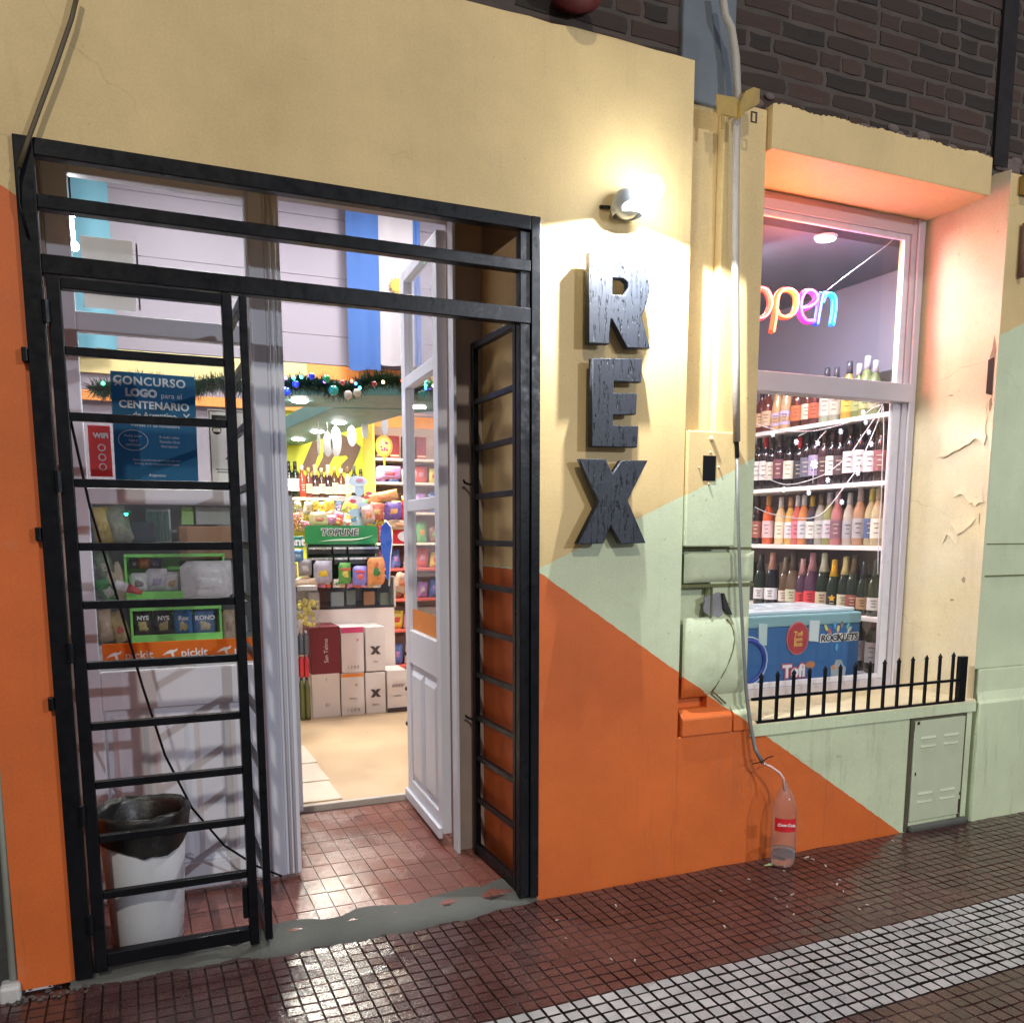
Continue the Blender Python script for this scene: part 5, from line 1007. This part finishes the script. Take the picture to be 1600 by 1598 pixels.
for k, (a_, b_, rx, rz) in enumerate([(558, 752, .075, .042), (561, 765, .04, .05), (556, 781, .055, .035), (567, 791, .05, .03), (555, 801, .055, .032), (566, 811, .05, .03), (560, 821, .06, .03)]):
    p = at(a_, b_, Y=3.9); obj('twist', MB().prism(disc(p.x, p.z, rx, rz, 18), 3.885+.004*(k % 3), 3.893+.004*(k % 3)), M([(.50, .62, .74), (.40, .56, .70), (.62, .70, .78)][k % 3], .35, var=.15), t)
for k, (a_, b_, cc_) in enumerate([(551, 783, (.6, .08, .10)), (572, 777, (.62, .10, .12)), (562, 750, (.60, .25, .42)), (567, 802, (.1, .3, .5)), (552, 812, (.1, .3, .52)), (576, 771, (.66, .12, .2))]):
    p = at(a_, b_, Y=3.88); obj('print', MB().prism(disc(p.x, p.z, .028, .014, 12), 3.874, 3.880), M(cc_, .4), t)
rnd = random.Random(21); CLT = [(.70, .12, .06), (.75, .42, .06), (.70, .60, .10), (.10, .35, .12), (.12, .20, .50), (.62, .25, .42), (.72, .66, .58), (.60, .40, .22)]; CN = ['red', 'orange', 'yellow', 'green', 'blue', 'pink', 'white', 'tan']
WH = ['left of the cellophane pack', 'between the cellophane pack and the spiral display', 'right of the spiral display', 'above the cards of the gum rack', 'on the counter edge under the gum rack']
seen = {}
def uniq(l):
    n_ = seen.get(l, 0); seen[l] = n_+1; return l if not n_ else l.replace('small', ['second small', 'third small'][min(n_-1, 1)])
for y0 in (792, 806, 815):
    for x in range(452, 640, 13):
        xx = x+rnd.uniform(-3, 3); yy = y0+rnd.uniform(-4, 4); w_, h_ = rnd.uniform(10, 17), rnd.uniform(12, 20); ci, cj = rnd.randrange(8), rnd.randrange(8)
        bag((xx-w_/2, yy-h_/2, xx+w_/2, yy+h_/2), 4.05+rnd.uniform(-.08, .12), CLT[ci], CLT[cj], uniq('small %s and %s packet in the heap %s' % (CN[ci], CN[cj], WH[0 if x < 508 else 1 if x < 545 else 2])), tilt=rnd.uniform(-.5, .5), d=.04, name='sweet_packet', cat='packet', group='packets heaped behind the gum rack')
for x in range(480, 600, 11):
    xx = x+rnd.uniform(-2, 2); ci, cj = rnd.randrange(8), rnd.randrange(8); hh = rnd.uniform(12, 18)
    bag((xx-6, 918-hh, xx+6, 918), 3.72, CLT[ci], CLT[cj], uniq('small %s and %s packet standing on the counter case' % (CN[ci], CN[cj])), tilt=rnd.uniform(-.2, .2), d=.03, name='sweet_packet', cat='packet', group='packets on the counter case')
# --- back shelf of liquor
YL = 5.12
bs = thing('liquor_shelf', (1.75, 5.15, 1.4), 'two long pale shelves of liquor bottles on the back wall', 'shelf')
zsh = at(520, 778, Y=YL).z; zs2 = at(520, 812, Y=YL).z
SH2 = M((.66, .54, .40), .5, var=.06)
obj('board', MB().box(.7, 2.14, YL-.08, 5.32, zsh-.025, zsh), SH2, bs, bevel=.002); obj('board', MB().box(.7, 2.14, YL-.08, 5.32, zs2-.04, zs2-.015), SH2, bs, bevel=.002)
cols = [('wine', (.01, .01, .01), (.02, .02, .02), (.72, .66, .52), 'black'), ('wine', (.012, .02, .012), (.02, .02, .02), (.75, .70, .60), 'dark green'), ('liquor', (.30, .05, .02), (.72, .66, .52), (.28, .03, .02), 'red'), ('liquor', (.12, .03, .02), (.60, .32, .10), (.66, .48, .30), 'brown'), ('champ', (.04, .02, .02), (.66, .40, .20), (.68, .52, .34), 'maroon'), ('liquor', (.05, .02, .015), (.70, .50, .28), (.70, .52, .34), 'chestnut'), ('champ', (.03, .015, .02), (.70, .48, .30), (.66, .50, .36), 'plum'), ('rose', (.08, .04, .02), (.58, .30, .12), (.72, .62, .40), 'amber'), ('liquor', (.10, .03, .02), (.75, .70, .55), (.70, .62, .42), 'mahogany'), ('rose', (.40, .36, .20), (.20, .12, .05), (.72, .66, .46), 'honey'), ('wine', (.03, .03, .02), (.10, .10, .08), (.62, .55, .30), 'olive'), ('liquor', (.16, .08, .03), (.12, .08, .05), (.6, .5, .28), 'tawny'), ('wine', (.02, .02, .02), (.5, .4, .1), (.7, .62, .4), 'gold capped'), ('liquor', (.35, .3, .15), (.1, .1, .1), (.66, .6, .4), 'straw')]
for k, (kd, g_, f_, l_, nm) in enumerate(cols):
    x = at(452+k*10.2, 770, Y=YL).x; sc = 1.0 if k < 3 else .93
    bottle(kd, g_, f_, l_, (x, YL, zsh+.0005), random.uniform(-.1, .1), '%s bottle on the back wall liquor shelf' % nm, 'bottles on the back wall shelf', sc)
for k in range(7):
    x = at(470+k*9.5, 800, Y=YL).x; c = [(.5, .3, .15), (.62, .5, .3), (.3, .05, .04), (.66, .6, .5), (.1, .06, .05), (.55, .2, .08), (.6, .55, .4)][k]
    bottle('liquor', tuple(v*.5 for v in c), (.6, .5, .35), c, (x, YL, zs2-.0145), 0, 'small bottle with %s label on the lower back shelf' % ['tan', 'sand', 'dark red', 'ivory', 'black', 'orange', 'cream'][k], 'bottles on the lower back shelf', .62)
# --- right hand shelving with sweets
YX = 4.7
rs = thing('sweet_shelves', (2.3, 4.8, .1), 'brown backed shelving of sweets at the right of the doorway view', 'shelving')
xa = at(588, 800, Y=YX).x; SB = M((.36, .25, .19), .7, var=.1)
obj('back_panel', MB().box(xa, 3.6, YX+.32, YX+.34, .1, 2.42), SB, rs); obj('end_panel', MB().box(xa-.02, xa-.001, YX, YX+.34, .1, 2.50), M((.70, .55, .10), .5), rs)
obj('fascia', MB().box(xa, 3.6, YX-.0, YX+.02, at(620, 668, Y=YX).z, at(620, 650, Y=YX).z), ORW, rs)
zz = []
for py in (716, 753, 800, 848, 888, 936, 984, 1040):
    z = at(622, py, Y=YX).z; zz.append(z); obj('shelf', MB().box(xa, 3.6, YX, YX+.315, z-.022, z), M((.74, .62, .5), .5) if py < 880 else M((.62, .10, .07), .5), rs, bevel=.002)
rnd = random.Random(11)
PAL = [((.62, .08, .05), 'red'), ((.75, .32, .05), 'orange'), ((.70, .55, .08), 'yellow'), ((.42, .22, .50), 'violet'), ((.66, .30, .38), 'pink'), ((.10, .18, .45), 'blue'), ((.12, .35, .12), 'green'), ((.60, .50, .42), 'beige'), ((.22, .10, .06), 'brown')]
NTH = ['top', 'second', 'third', 'fourth', 'fifth', 'sixth', 'seventh', 'eighth']
for si, z in enumerate(zz):
    for k in range(5):
        if si == 0 and k > 3: continue
        (c, cn1), (c2, cn2) = PAL[(si*3+k*2) % 9], PAL[(si*3+k*5+4) % 9]
        w_ = rnd.uniform(.085, .12); h = min(.19, .24)*rnd.uniform(.7, 1.); cx = xa+.07+k*.125
        if si and h > zz[si-1]-.022-z-.02: h = (zz[si-1]-.022-z)*.8
        t = thing('sweet_bag', (cx, YX+.10, z), '%s sweet bag with %s print, %s of five on the %s sweet shelf' % (cn1, cn2, ['leftmost', 'second', 'middle', 'fourth', 'rightmost'][k], NTH[si]), 'bag', 'bags on the sweet shelves')
        if si == 0: obj('box_body', MB().box(cx-.045, cx+.045, YX+.06, YX+.14, z+.001, z+.20), M((.30, .03, .02) if k % 2 else (.10, .03, .02), .4), t, bevel=.003); obj('printed_panel', MB().box(cx-.04, cx+.04, YX+.0585, YX+.0598, z+.02, z+.035), M((.7, .45, .3), .5), t); continue
        obj('wrapper', pillow(MB(), cx, YX+.10, z+h/2+.001, w_, h, .05, seed=si*9+k, tilt=rnd.uniform(-.12, .12)), M(c, .3, var=.2, vs=40), t, smooth=True); obj('printed_panel', pillow(MB(), cx, YX+.085, z+h*.5, w_*.65, h*.4, .035, seed=k, n=4), M(c2, .3, var=.25, vs=70), t, smooth=True)
# items in front of the right shelving
YO = 4.3
q = at(600, 697, Y=YO); t = thing('lollipop_sign', (q.x, YO, q.z), 'round orange lollipop shaped card above the pink sweets display', 'display card')
obj('disc', MB().prism(disc(q.x, q.z, .072, .088), YO-.005, YO+.005), M((.80, .36, .03), .4), t); obj('inner_disc', MB().prism(disc(q.x, q.z, .055, .068), YO-.008, YO-.0055), M((.78, .52, .14), .4), t); obj('stick', MB().box(q.x-.008, q.x+.008, YO-.004, YO+.004, q.z-.20, q.z-.086), M((.8, .4, .05), .4), t)
rnd = random.Random(4); qq = MB()
for i in range(16): qq.ball((q.x+rnd.uniform(-.03, .03), YO-.009, q.z+rnd.uniform(-.04, .04)), .009, 6, 4, sq=(1, .2, 1), m=i % 3)
obj('picture', qq, [M((.5, .05, .08), .4), M((.7, .4, .4), .4), M((.3, .05, .2), .4)], t, kind='stuff')
for px, c1, c2, lab, tl, Y_ in [((588, 728, 626, 749), (.60, .32, .55), (.70, .12, .14), 'pink and violet sweets display under the round card', 0, 4.3), ((574, 768, 622, 784), (.72, .40, .16), (.75, .25, .08), 'orange snack packet lying askew above the violet one', .2, 3.95), ((575, 785, 600, 812), (.62, .16, .10), (.75, .5, .2), 'red and orange snack packet right of the spiral display', -.1, 3.9), ((600, 784, 628, 812), (.20, .12, .38), (.72, .36, .10), 'violet snack packet with orange print', 0, 3.92), ((627, 782, 645, 814), (.62, .04, .05), (.72, .3, .3), 'bright red snack packet against the open door leaf', 0, 3.95),
                            ((565, 790, 585, 818), (.66, .42, .36), (.70, .25, .08), 'salmon snack packet beside the spiral display', .2, 3.85), ((605, 812, 642, 828), (.72, .52, .34), (.7, .35, .15), 'cream snack packet above the red oval sign', 0, 3.95), ((615, 895, 640, 925), (.66, .46, .34), (.70, .25, .1), 'tan snack packet lying on the lower sweets shelf', -.4, 4.2)]:
    bag(px, Y_, c1, c2, lab, tilt=tl, d=.06)
x0, x1, za, zb = R_(614, 826, 650, 850, 3.95); t = thing('oval_sign', ((x0+x1)/2, 3.95, za), 'red sign with a white oval beside the open door leaf', 'sign'); obj('board', MB().box(x0, x1, 3.945, 3.955, za, zb), RED, t, bevel=.003); obj('oval', MB().prism(disc((x0+x1)/2+.01, (za+zb)/2, .07, .042), 3.941, 3.9445), M((.8, .78, .76), .4), t)
# --- teal canopy over the counter with spots, garland and hanging tags
ZC = 2.2
def zp(px, py, Z=ZC): p = at(px, py, Z=Z); return (p.x, p.y)
cp_ = thing('counter_canopy', (1.7, 3.6, 2.2), 'teal canopy beams with round spotlights hanging over the counter', 'canopy')
TL = M((.10, .24, .23), .5, var=.06)
obj('beam', MB().plan([zp(380, 617), zp(380, 636), zp(520, 636), zp(556, 637), zp(700, 640), zp(700, 618)], ZC, ZC+.075), TL, cp_, bevel=.003)
obj('beam', MB().plan([zp(520, 637), zp(405, 690), zp(405, 716), zp(452, 701), zp(560, 668), zp(640, 645), zp(700, 641), zp(556, 638)], ZC-.001, ZC+.10), TL, cp_, bevel=.003)
for (a_, b_) in ((466, 686), (496, 674), (530, 660), (468, 626)):
    x, y = zp(a_, b_, ZC-.002); obj('spotlight', MB().lathe([(.05, 0), (.045, -.008)], (x, y, ZC-.002), 14), M((1, 1, .97), .5, var=0, emit=90.), cp_)
lamp('canopy_spot_lamp', 'AREA', (*zp(500, 674), ZC-.03), 42, (1, .93, .80), to=(1.6, 4.2, 0), shape='DISK', size=.3)
TG = M((.80, .80, .78), .5, var=.05)
for k, (a_, b_, w_, h_) in enumerate([(498, 691, .012, .11), (512, 694, .036, .10), (525, 690, .040, .12), (550, 681, .034, .085), (570, 669, .024, .085), (601, 661, .026, .10)]):
    c = at(a_, b_, Y=3.55); t = thing('hanging_tag', (c.x, 3.55, c.z), ['narrow white tag hanging leftmost under the canopy', 'pale grey oval tag hanging second from the left', 'largest white oval tag hanging before the mural', 'white oval tag hanging right of the mural', 'white oval tag before the plain yellow wall', 'grey oval tag hanging near the open door leaf'][k], 'tag', 'oval tags under the canopy')
    obj('tag_card', MB().prism(disc(c.x, c.z, w_, h_*.9, 18), 3.548, 3.552), TG if k != 5 else M((.42, .46, .50), .5), t); obj('thread', MB().tube([(c.x, 3.55, c.z+h_*.9), (c.x, 3.55, 2.2)], .0015, 4), M((.7, .7, .7), .5), t)
gl = thing('garland', (1.4, 3.1, 2.33), 'dark green tinsel garland with coloured lights and baubles along the canopy', 'garland')
rnd = random.Random(8); q = MB(); pl_ = [at(x, 604+5*math.sin(x*.05)-(5 if x > 560 else 0), Y=2.05) for x in range(150, 700, 6)]
for p in pl_:
    for i in range(80):
        a, b = rnd.uniform(0, 6.28), rnd.uniform(-1, 1); r = rnd.uniform(.03, .085); d = Vector((math.cos(a)*math.sqrt(1-b*b), math.sin(a)*math.sqrt(1-b*b), b)); o_ = p+Vector((rnd.uniform(-.02, .02), 0, 0)); s_ = d.cross(Vector((.3, .5, .8))).normalized()*.004
        q.add([o_+d*.01-s_, o_+d*.01+s_, o_+d*r], [(0, 1, 2)])
obj('tinsel', q, M((.02, .065, .03), .4, var=.3), gl, kind='stuff')
for k in range(30):
    p = pl_[int(rnd.random()*len(pl_))]+Vector((0, -.06, rnd.uniform(-.035, .035))); c = [(.05, .15, 1), (.05, 1, .35), (1, .08, .05), (1, .75, .3), (.3, .1, 1), (.05, .8, .9)][k % 6]
    obj('light', MB().ball(p, .009, 8, 6), M(c, .5, var=0, emit=9.), gl, smooth=True)
for (a_, b_, r, c) in ((462, 600, .032, (.02, .06, .5)), (487, 588, .030, (.02, .06, .55)), (447, 612, .04, (.02, .08, .55)), (510, 592, .035, (.02, .35, .10)), (521, 610, .045, (.01, .40, .30)), (544, 617, .040, (.5, .48, .38)), (558, 614, .038, (.5, .48, .36)), (585, 600, .026, (.3, .03, .03)), (535, 598, .025, (.55, .08, .06))):
    obj('bauble', MB().ball(at(a_, b_, Y=1.98), r*.62, 12, 8), M(c, .2, var=.1, coat=.6), gl, smooth=True)
lamp('garland_glow', 'POINT', at(455, 602, Y=1.9), .9, (.1, .25, 1), shadow_soft_size=.03)
# --- display behind the left door leaf
YD = 1.18
ls = thing('display_shelves', (.15, 1.3, .1), 'white display shelving behind the glass of the left door leaf', 'shelving')
zz1 = at(250, 1004, Y=YD).z; zz2 = at(250, 937, Y=YD).z; zz3 = at(250, 850, Y=YD).z; zz4 = at(250, 772, Y=YD).z
WS = M((.58, .58, .60), .5, var=.04)
for z in (zz1, zz2, zz3, zz4): obj('shelf', MB().box(-.35, .66, YD-.03, YD+.30, z-.016, z), WS, ls, bevel=.002)
obj('back_panel', MB().box(-.35, .66, YD+.305, YD+.32, .1, zz4), M((.50, .50, .52), .6), ls); obj('end_panel', MB().box(-.37, -.351, YD-.03, YD+.32, .1, zz4+.2), WS, ls); obj('end_panel', MB().box(.661, .68, YD-.03, YD+.32, .1, zz4), WS, ls); obj('base', MB().box(-.349, .659, YD, YD+.3, .1, zz1-.017), WS, ls)
LG2 = M((.20, .62, .12), .45, var=.05)
def crate(px, Y, z0, label):
    x0, x1, za, zb = R_(*px, Y); t = thing('crate', ((x0+x1)/2, Y, z0), label, 'crate', 'green crates behind the left door'); h = zb-za; z0 += .001
    obj('front_lip', MB().box(x0, x1, Y-.01, Y, z0, z0+.036), LG2, t, bevel=.003); obj('end', MB().box(x0, x0+.010, Y+.0005, Y+.18, z0, z0+h), LG2, t, bevel=.002); obj('end', MB().box(x1-.010, x1, Y+.0005, Y+.18, z0, z0+h), LG2, t, bevel=.002); obj('back', MB().box(x0+.0105, x1-.0105, Y+.172, Y+.18, z0, z0+h), LG2, t); obj('bottom', MB().box(x0+.0105, x1-.0105, Y+.0005, Y+.1715, z0, z0+.006), LG2, t); obj('top_rail', MB().box(x0, x1, Y-.01, Y+.0, z0+h, z0+h+.014), LG2, t, bevel=.002); return t
crate((195, 868, 352, 934), YD, zz2, 'upper lime green crate of white snack bags'); crate((204, 950, 347, 1000), YD, zz1, 'lower lime green crate of black and blue snack bags')
for px, c1, c2, lab, wd in [((208, 952, 239, 998), (.015, .015, .015), (.55, .42, .16), 'black snack bag at the left end of the lower green crate', 'NYS'), ((241, 952, 270, 998), (.02, .02, .02), (.50, .40, .20), 'black snack bag second in the lower green crate', 'NYS'), ((272, 952, 301, 998), (.05, .20, .48), (.62, .48, .22), 'blue snack bag third in the lower green crate', 'Rex'), ((303, 951, 337, 998), (.10, .18, .36), (.55, .45, .30), 'blue and gold snack bag at the right end of the lower green crate', 'KONO'),
                            ((202, 895, 232, 926), (.62, .60, .62), (.25, .2, .2), 'white snack bag with dark print at the left of the upper green crate', 'Yuc'), ((228, 888, 262, 926), (.72, .70, .78), (.45, .4, .6), 'large white snack bag in the middle of the upper green crate', None), ((255, 893, 282, 926), (.70, .68, .70), (.5, .35, .2), 'white snack bag at the right of the upper green crate', None), ((203, 872, 216, 888), (.05, .04, .04), (.2, .2, .2), 'small black packet at the back left of the upper crate', None), ((216, 872, 234, 888), (.75, .25, .04), (.7, .3, .1), 'small orange packet at the back of the upper crate', None), ((234, 872, 252, 888), (.10, .08, .14), (.4, .3, .5), 'small dark violet packet at the back of the upper crate', None)]:
    bag(px, YD+.05+(.05 if px[3] < 890 else 0), c1, c2, lab, word=wd, d=.04)
for px, c1, c2, lab, tl in [((146, 792, 175, 850), (.50, .36, .12), (.42, .3, .1), 'tan paper bag leaning at the left of the display', .12), ((168, 790, 205, 852), (.30, .29, .25), (.4, .38, .3), 'grey green snack bag leaning beside the tan one', .3), ((150, 862, 180, 905), (.14, .20, .12), (.35, .35, .28), 'dark green snack bag at the far left of the display', .3), ((155, 900, 186, 945), (.05, .22, .08), (.5, .5, .45), 'green and white snack bag lying at the left edge', .5), ((168, 880, 200, 945), (.58, .48, .34), (.6, .55, .5), 'cream snack bag leaning against the upper crate', .35), ((152, 952, 178, 1003), (.42, .30, .20), (.5, .35, .25), 'brown packet at the bottom left of the display', .1), ((172, 955, 200, 1003), (.48, .36, .16), (.6, .1, .1), 'tan and red packet beside the lower green crate', .35), ((347, 952, 368, 1000), (.42, .32, .22), (.3, .2, .15), 'light brown packet right of the lower green crate', 0)]:
    bag(px, YD+.03, c1, c2, lab, tilt=tl, d=.05)
t = thing('paper_roll', (.0, 1.12, 1.2), 'white and red packet roll poking out over the upper green crate', 'packet'); p0, p1 = at(180, 912, Y=1.12), at(222, 926, Y=1.12); obj('roll', MB().tube([p0, p0.lerp(p1, .45)], .020, 10), M((.75, .72, .75), .4), t, smooth=True); obj('roll_end', MB().tube([p0.lerp(p1, .45), p1], [.020, .010], 10), M((.50, .08, .08), .4), t, smooth=True)
carton((280, 822, 362, 873), YD+.02, .18, (.34, .17, .08), 'brown cardboard carton on the upper display shelf', z0=None); carton((205, 815, 243, 849), YD+.02, .12, (.045, .06, .09), 'dark blue open box on the upper display shelf', z0=zz3)
carton((283, 792, 303, 820), YD+.2, .01, (.42, .68, .22), 'lime green card standing above the brown carton', 'card', 'card'); carton((305, 792, 360, 820), YD+.2, .01, (.55, .55, .50), 'pale card standing above the brown carton', 'card', 'card')
bag((282, 876, 362, 937), YD+.0, (.62, .60, .62), (.66, .64, .66), 'big translucent white bag under the brown carton', d=.10)
t = carton((228, 795, 268, 846), YD+.15, .08, (.55, .58, .60), 'white framed rack of teal cases behind the dark blue box', 'rack', 'case_rack', z0=zz3); x0, x1, za, zb = t['_r']
for k in range(7): obj('case', MB().box(x0+.006+(x1-x0-.012)*k/7, x0+.002+(x1-x0-.012)*(k+1)/7, YD+.144, YD+.1495, za+.015, zb-.012), M((.12, .30, .30) if k % 2 else (.2, .36, .28), .3), t)
p = at(197, 803, Y=1.1); t = thing('green_light', p, 'small bright green indicator light at the left of the display', 'light'); obj('lens', MB().ball(p, .007, 10, 8), M((.02, 1, .4), .5, var=0, emit=14.), t, smooth=True); obj('collar', MB().lathe([(.018, .004), (.018, .012)], p, 12), M((.03, .3, .15), .4), t)
carton((140, 760, 196, 771), YD+.05, .1, (.16, .18, .16), 'dark flat packet on the top display shelf', 'packet', 'packet', z0=zz4); carton((255, 757, 283, 771), YD+.05, .1, (.45, .46, .52), 'pale flat box on the top display shelf', 'box', 'flat_box', z0=zz4); carton((200, 757, 235, 771), YD+.05, .1, (.15, .28, .42), 'blue flat box on the top display shelf', 'box', 'flat_box', z0=zz4); carton((300, 757, 322, 771), YD+.05, .1, (.42, .62, .30), 'green flat box on the top display shelf', 'box', 'flat_box', z0=zz4)
for o in bpy.data.objects:
    if '_r' in o: del o['_r']

# tube light glaring through the top pane of the left door leaf
g0, g1 = at(111, 333, Y=.9), at(116, 385, Y=.9)
t = thing('tube_light', g0, 'glaring short white tube light behind the top pane of the left door leaf', 'light')
GLW = M((.9, .92, 1), .5, var=0, emit=60.)
for p in (g0, g1): obj('bulb', MB().ball(p, .017, 12, 8), GLW, t, smooth=True)
obj('tube', MB().tube([g0, g1], .006, 8), GLW, t, smooth=True); obj('cord', MB().tube([g0+Vector((0, .02, .01)), g0+Vector((0, .03, 1.6))], .004, 6), BLACK, t)
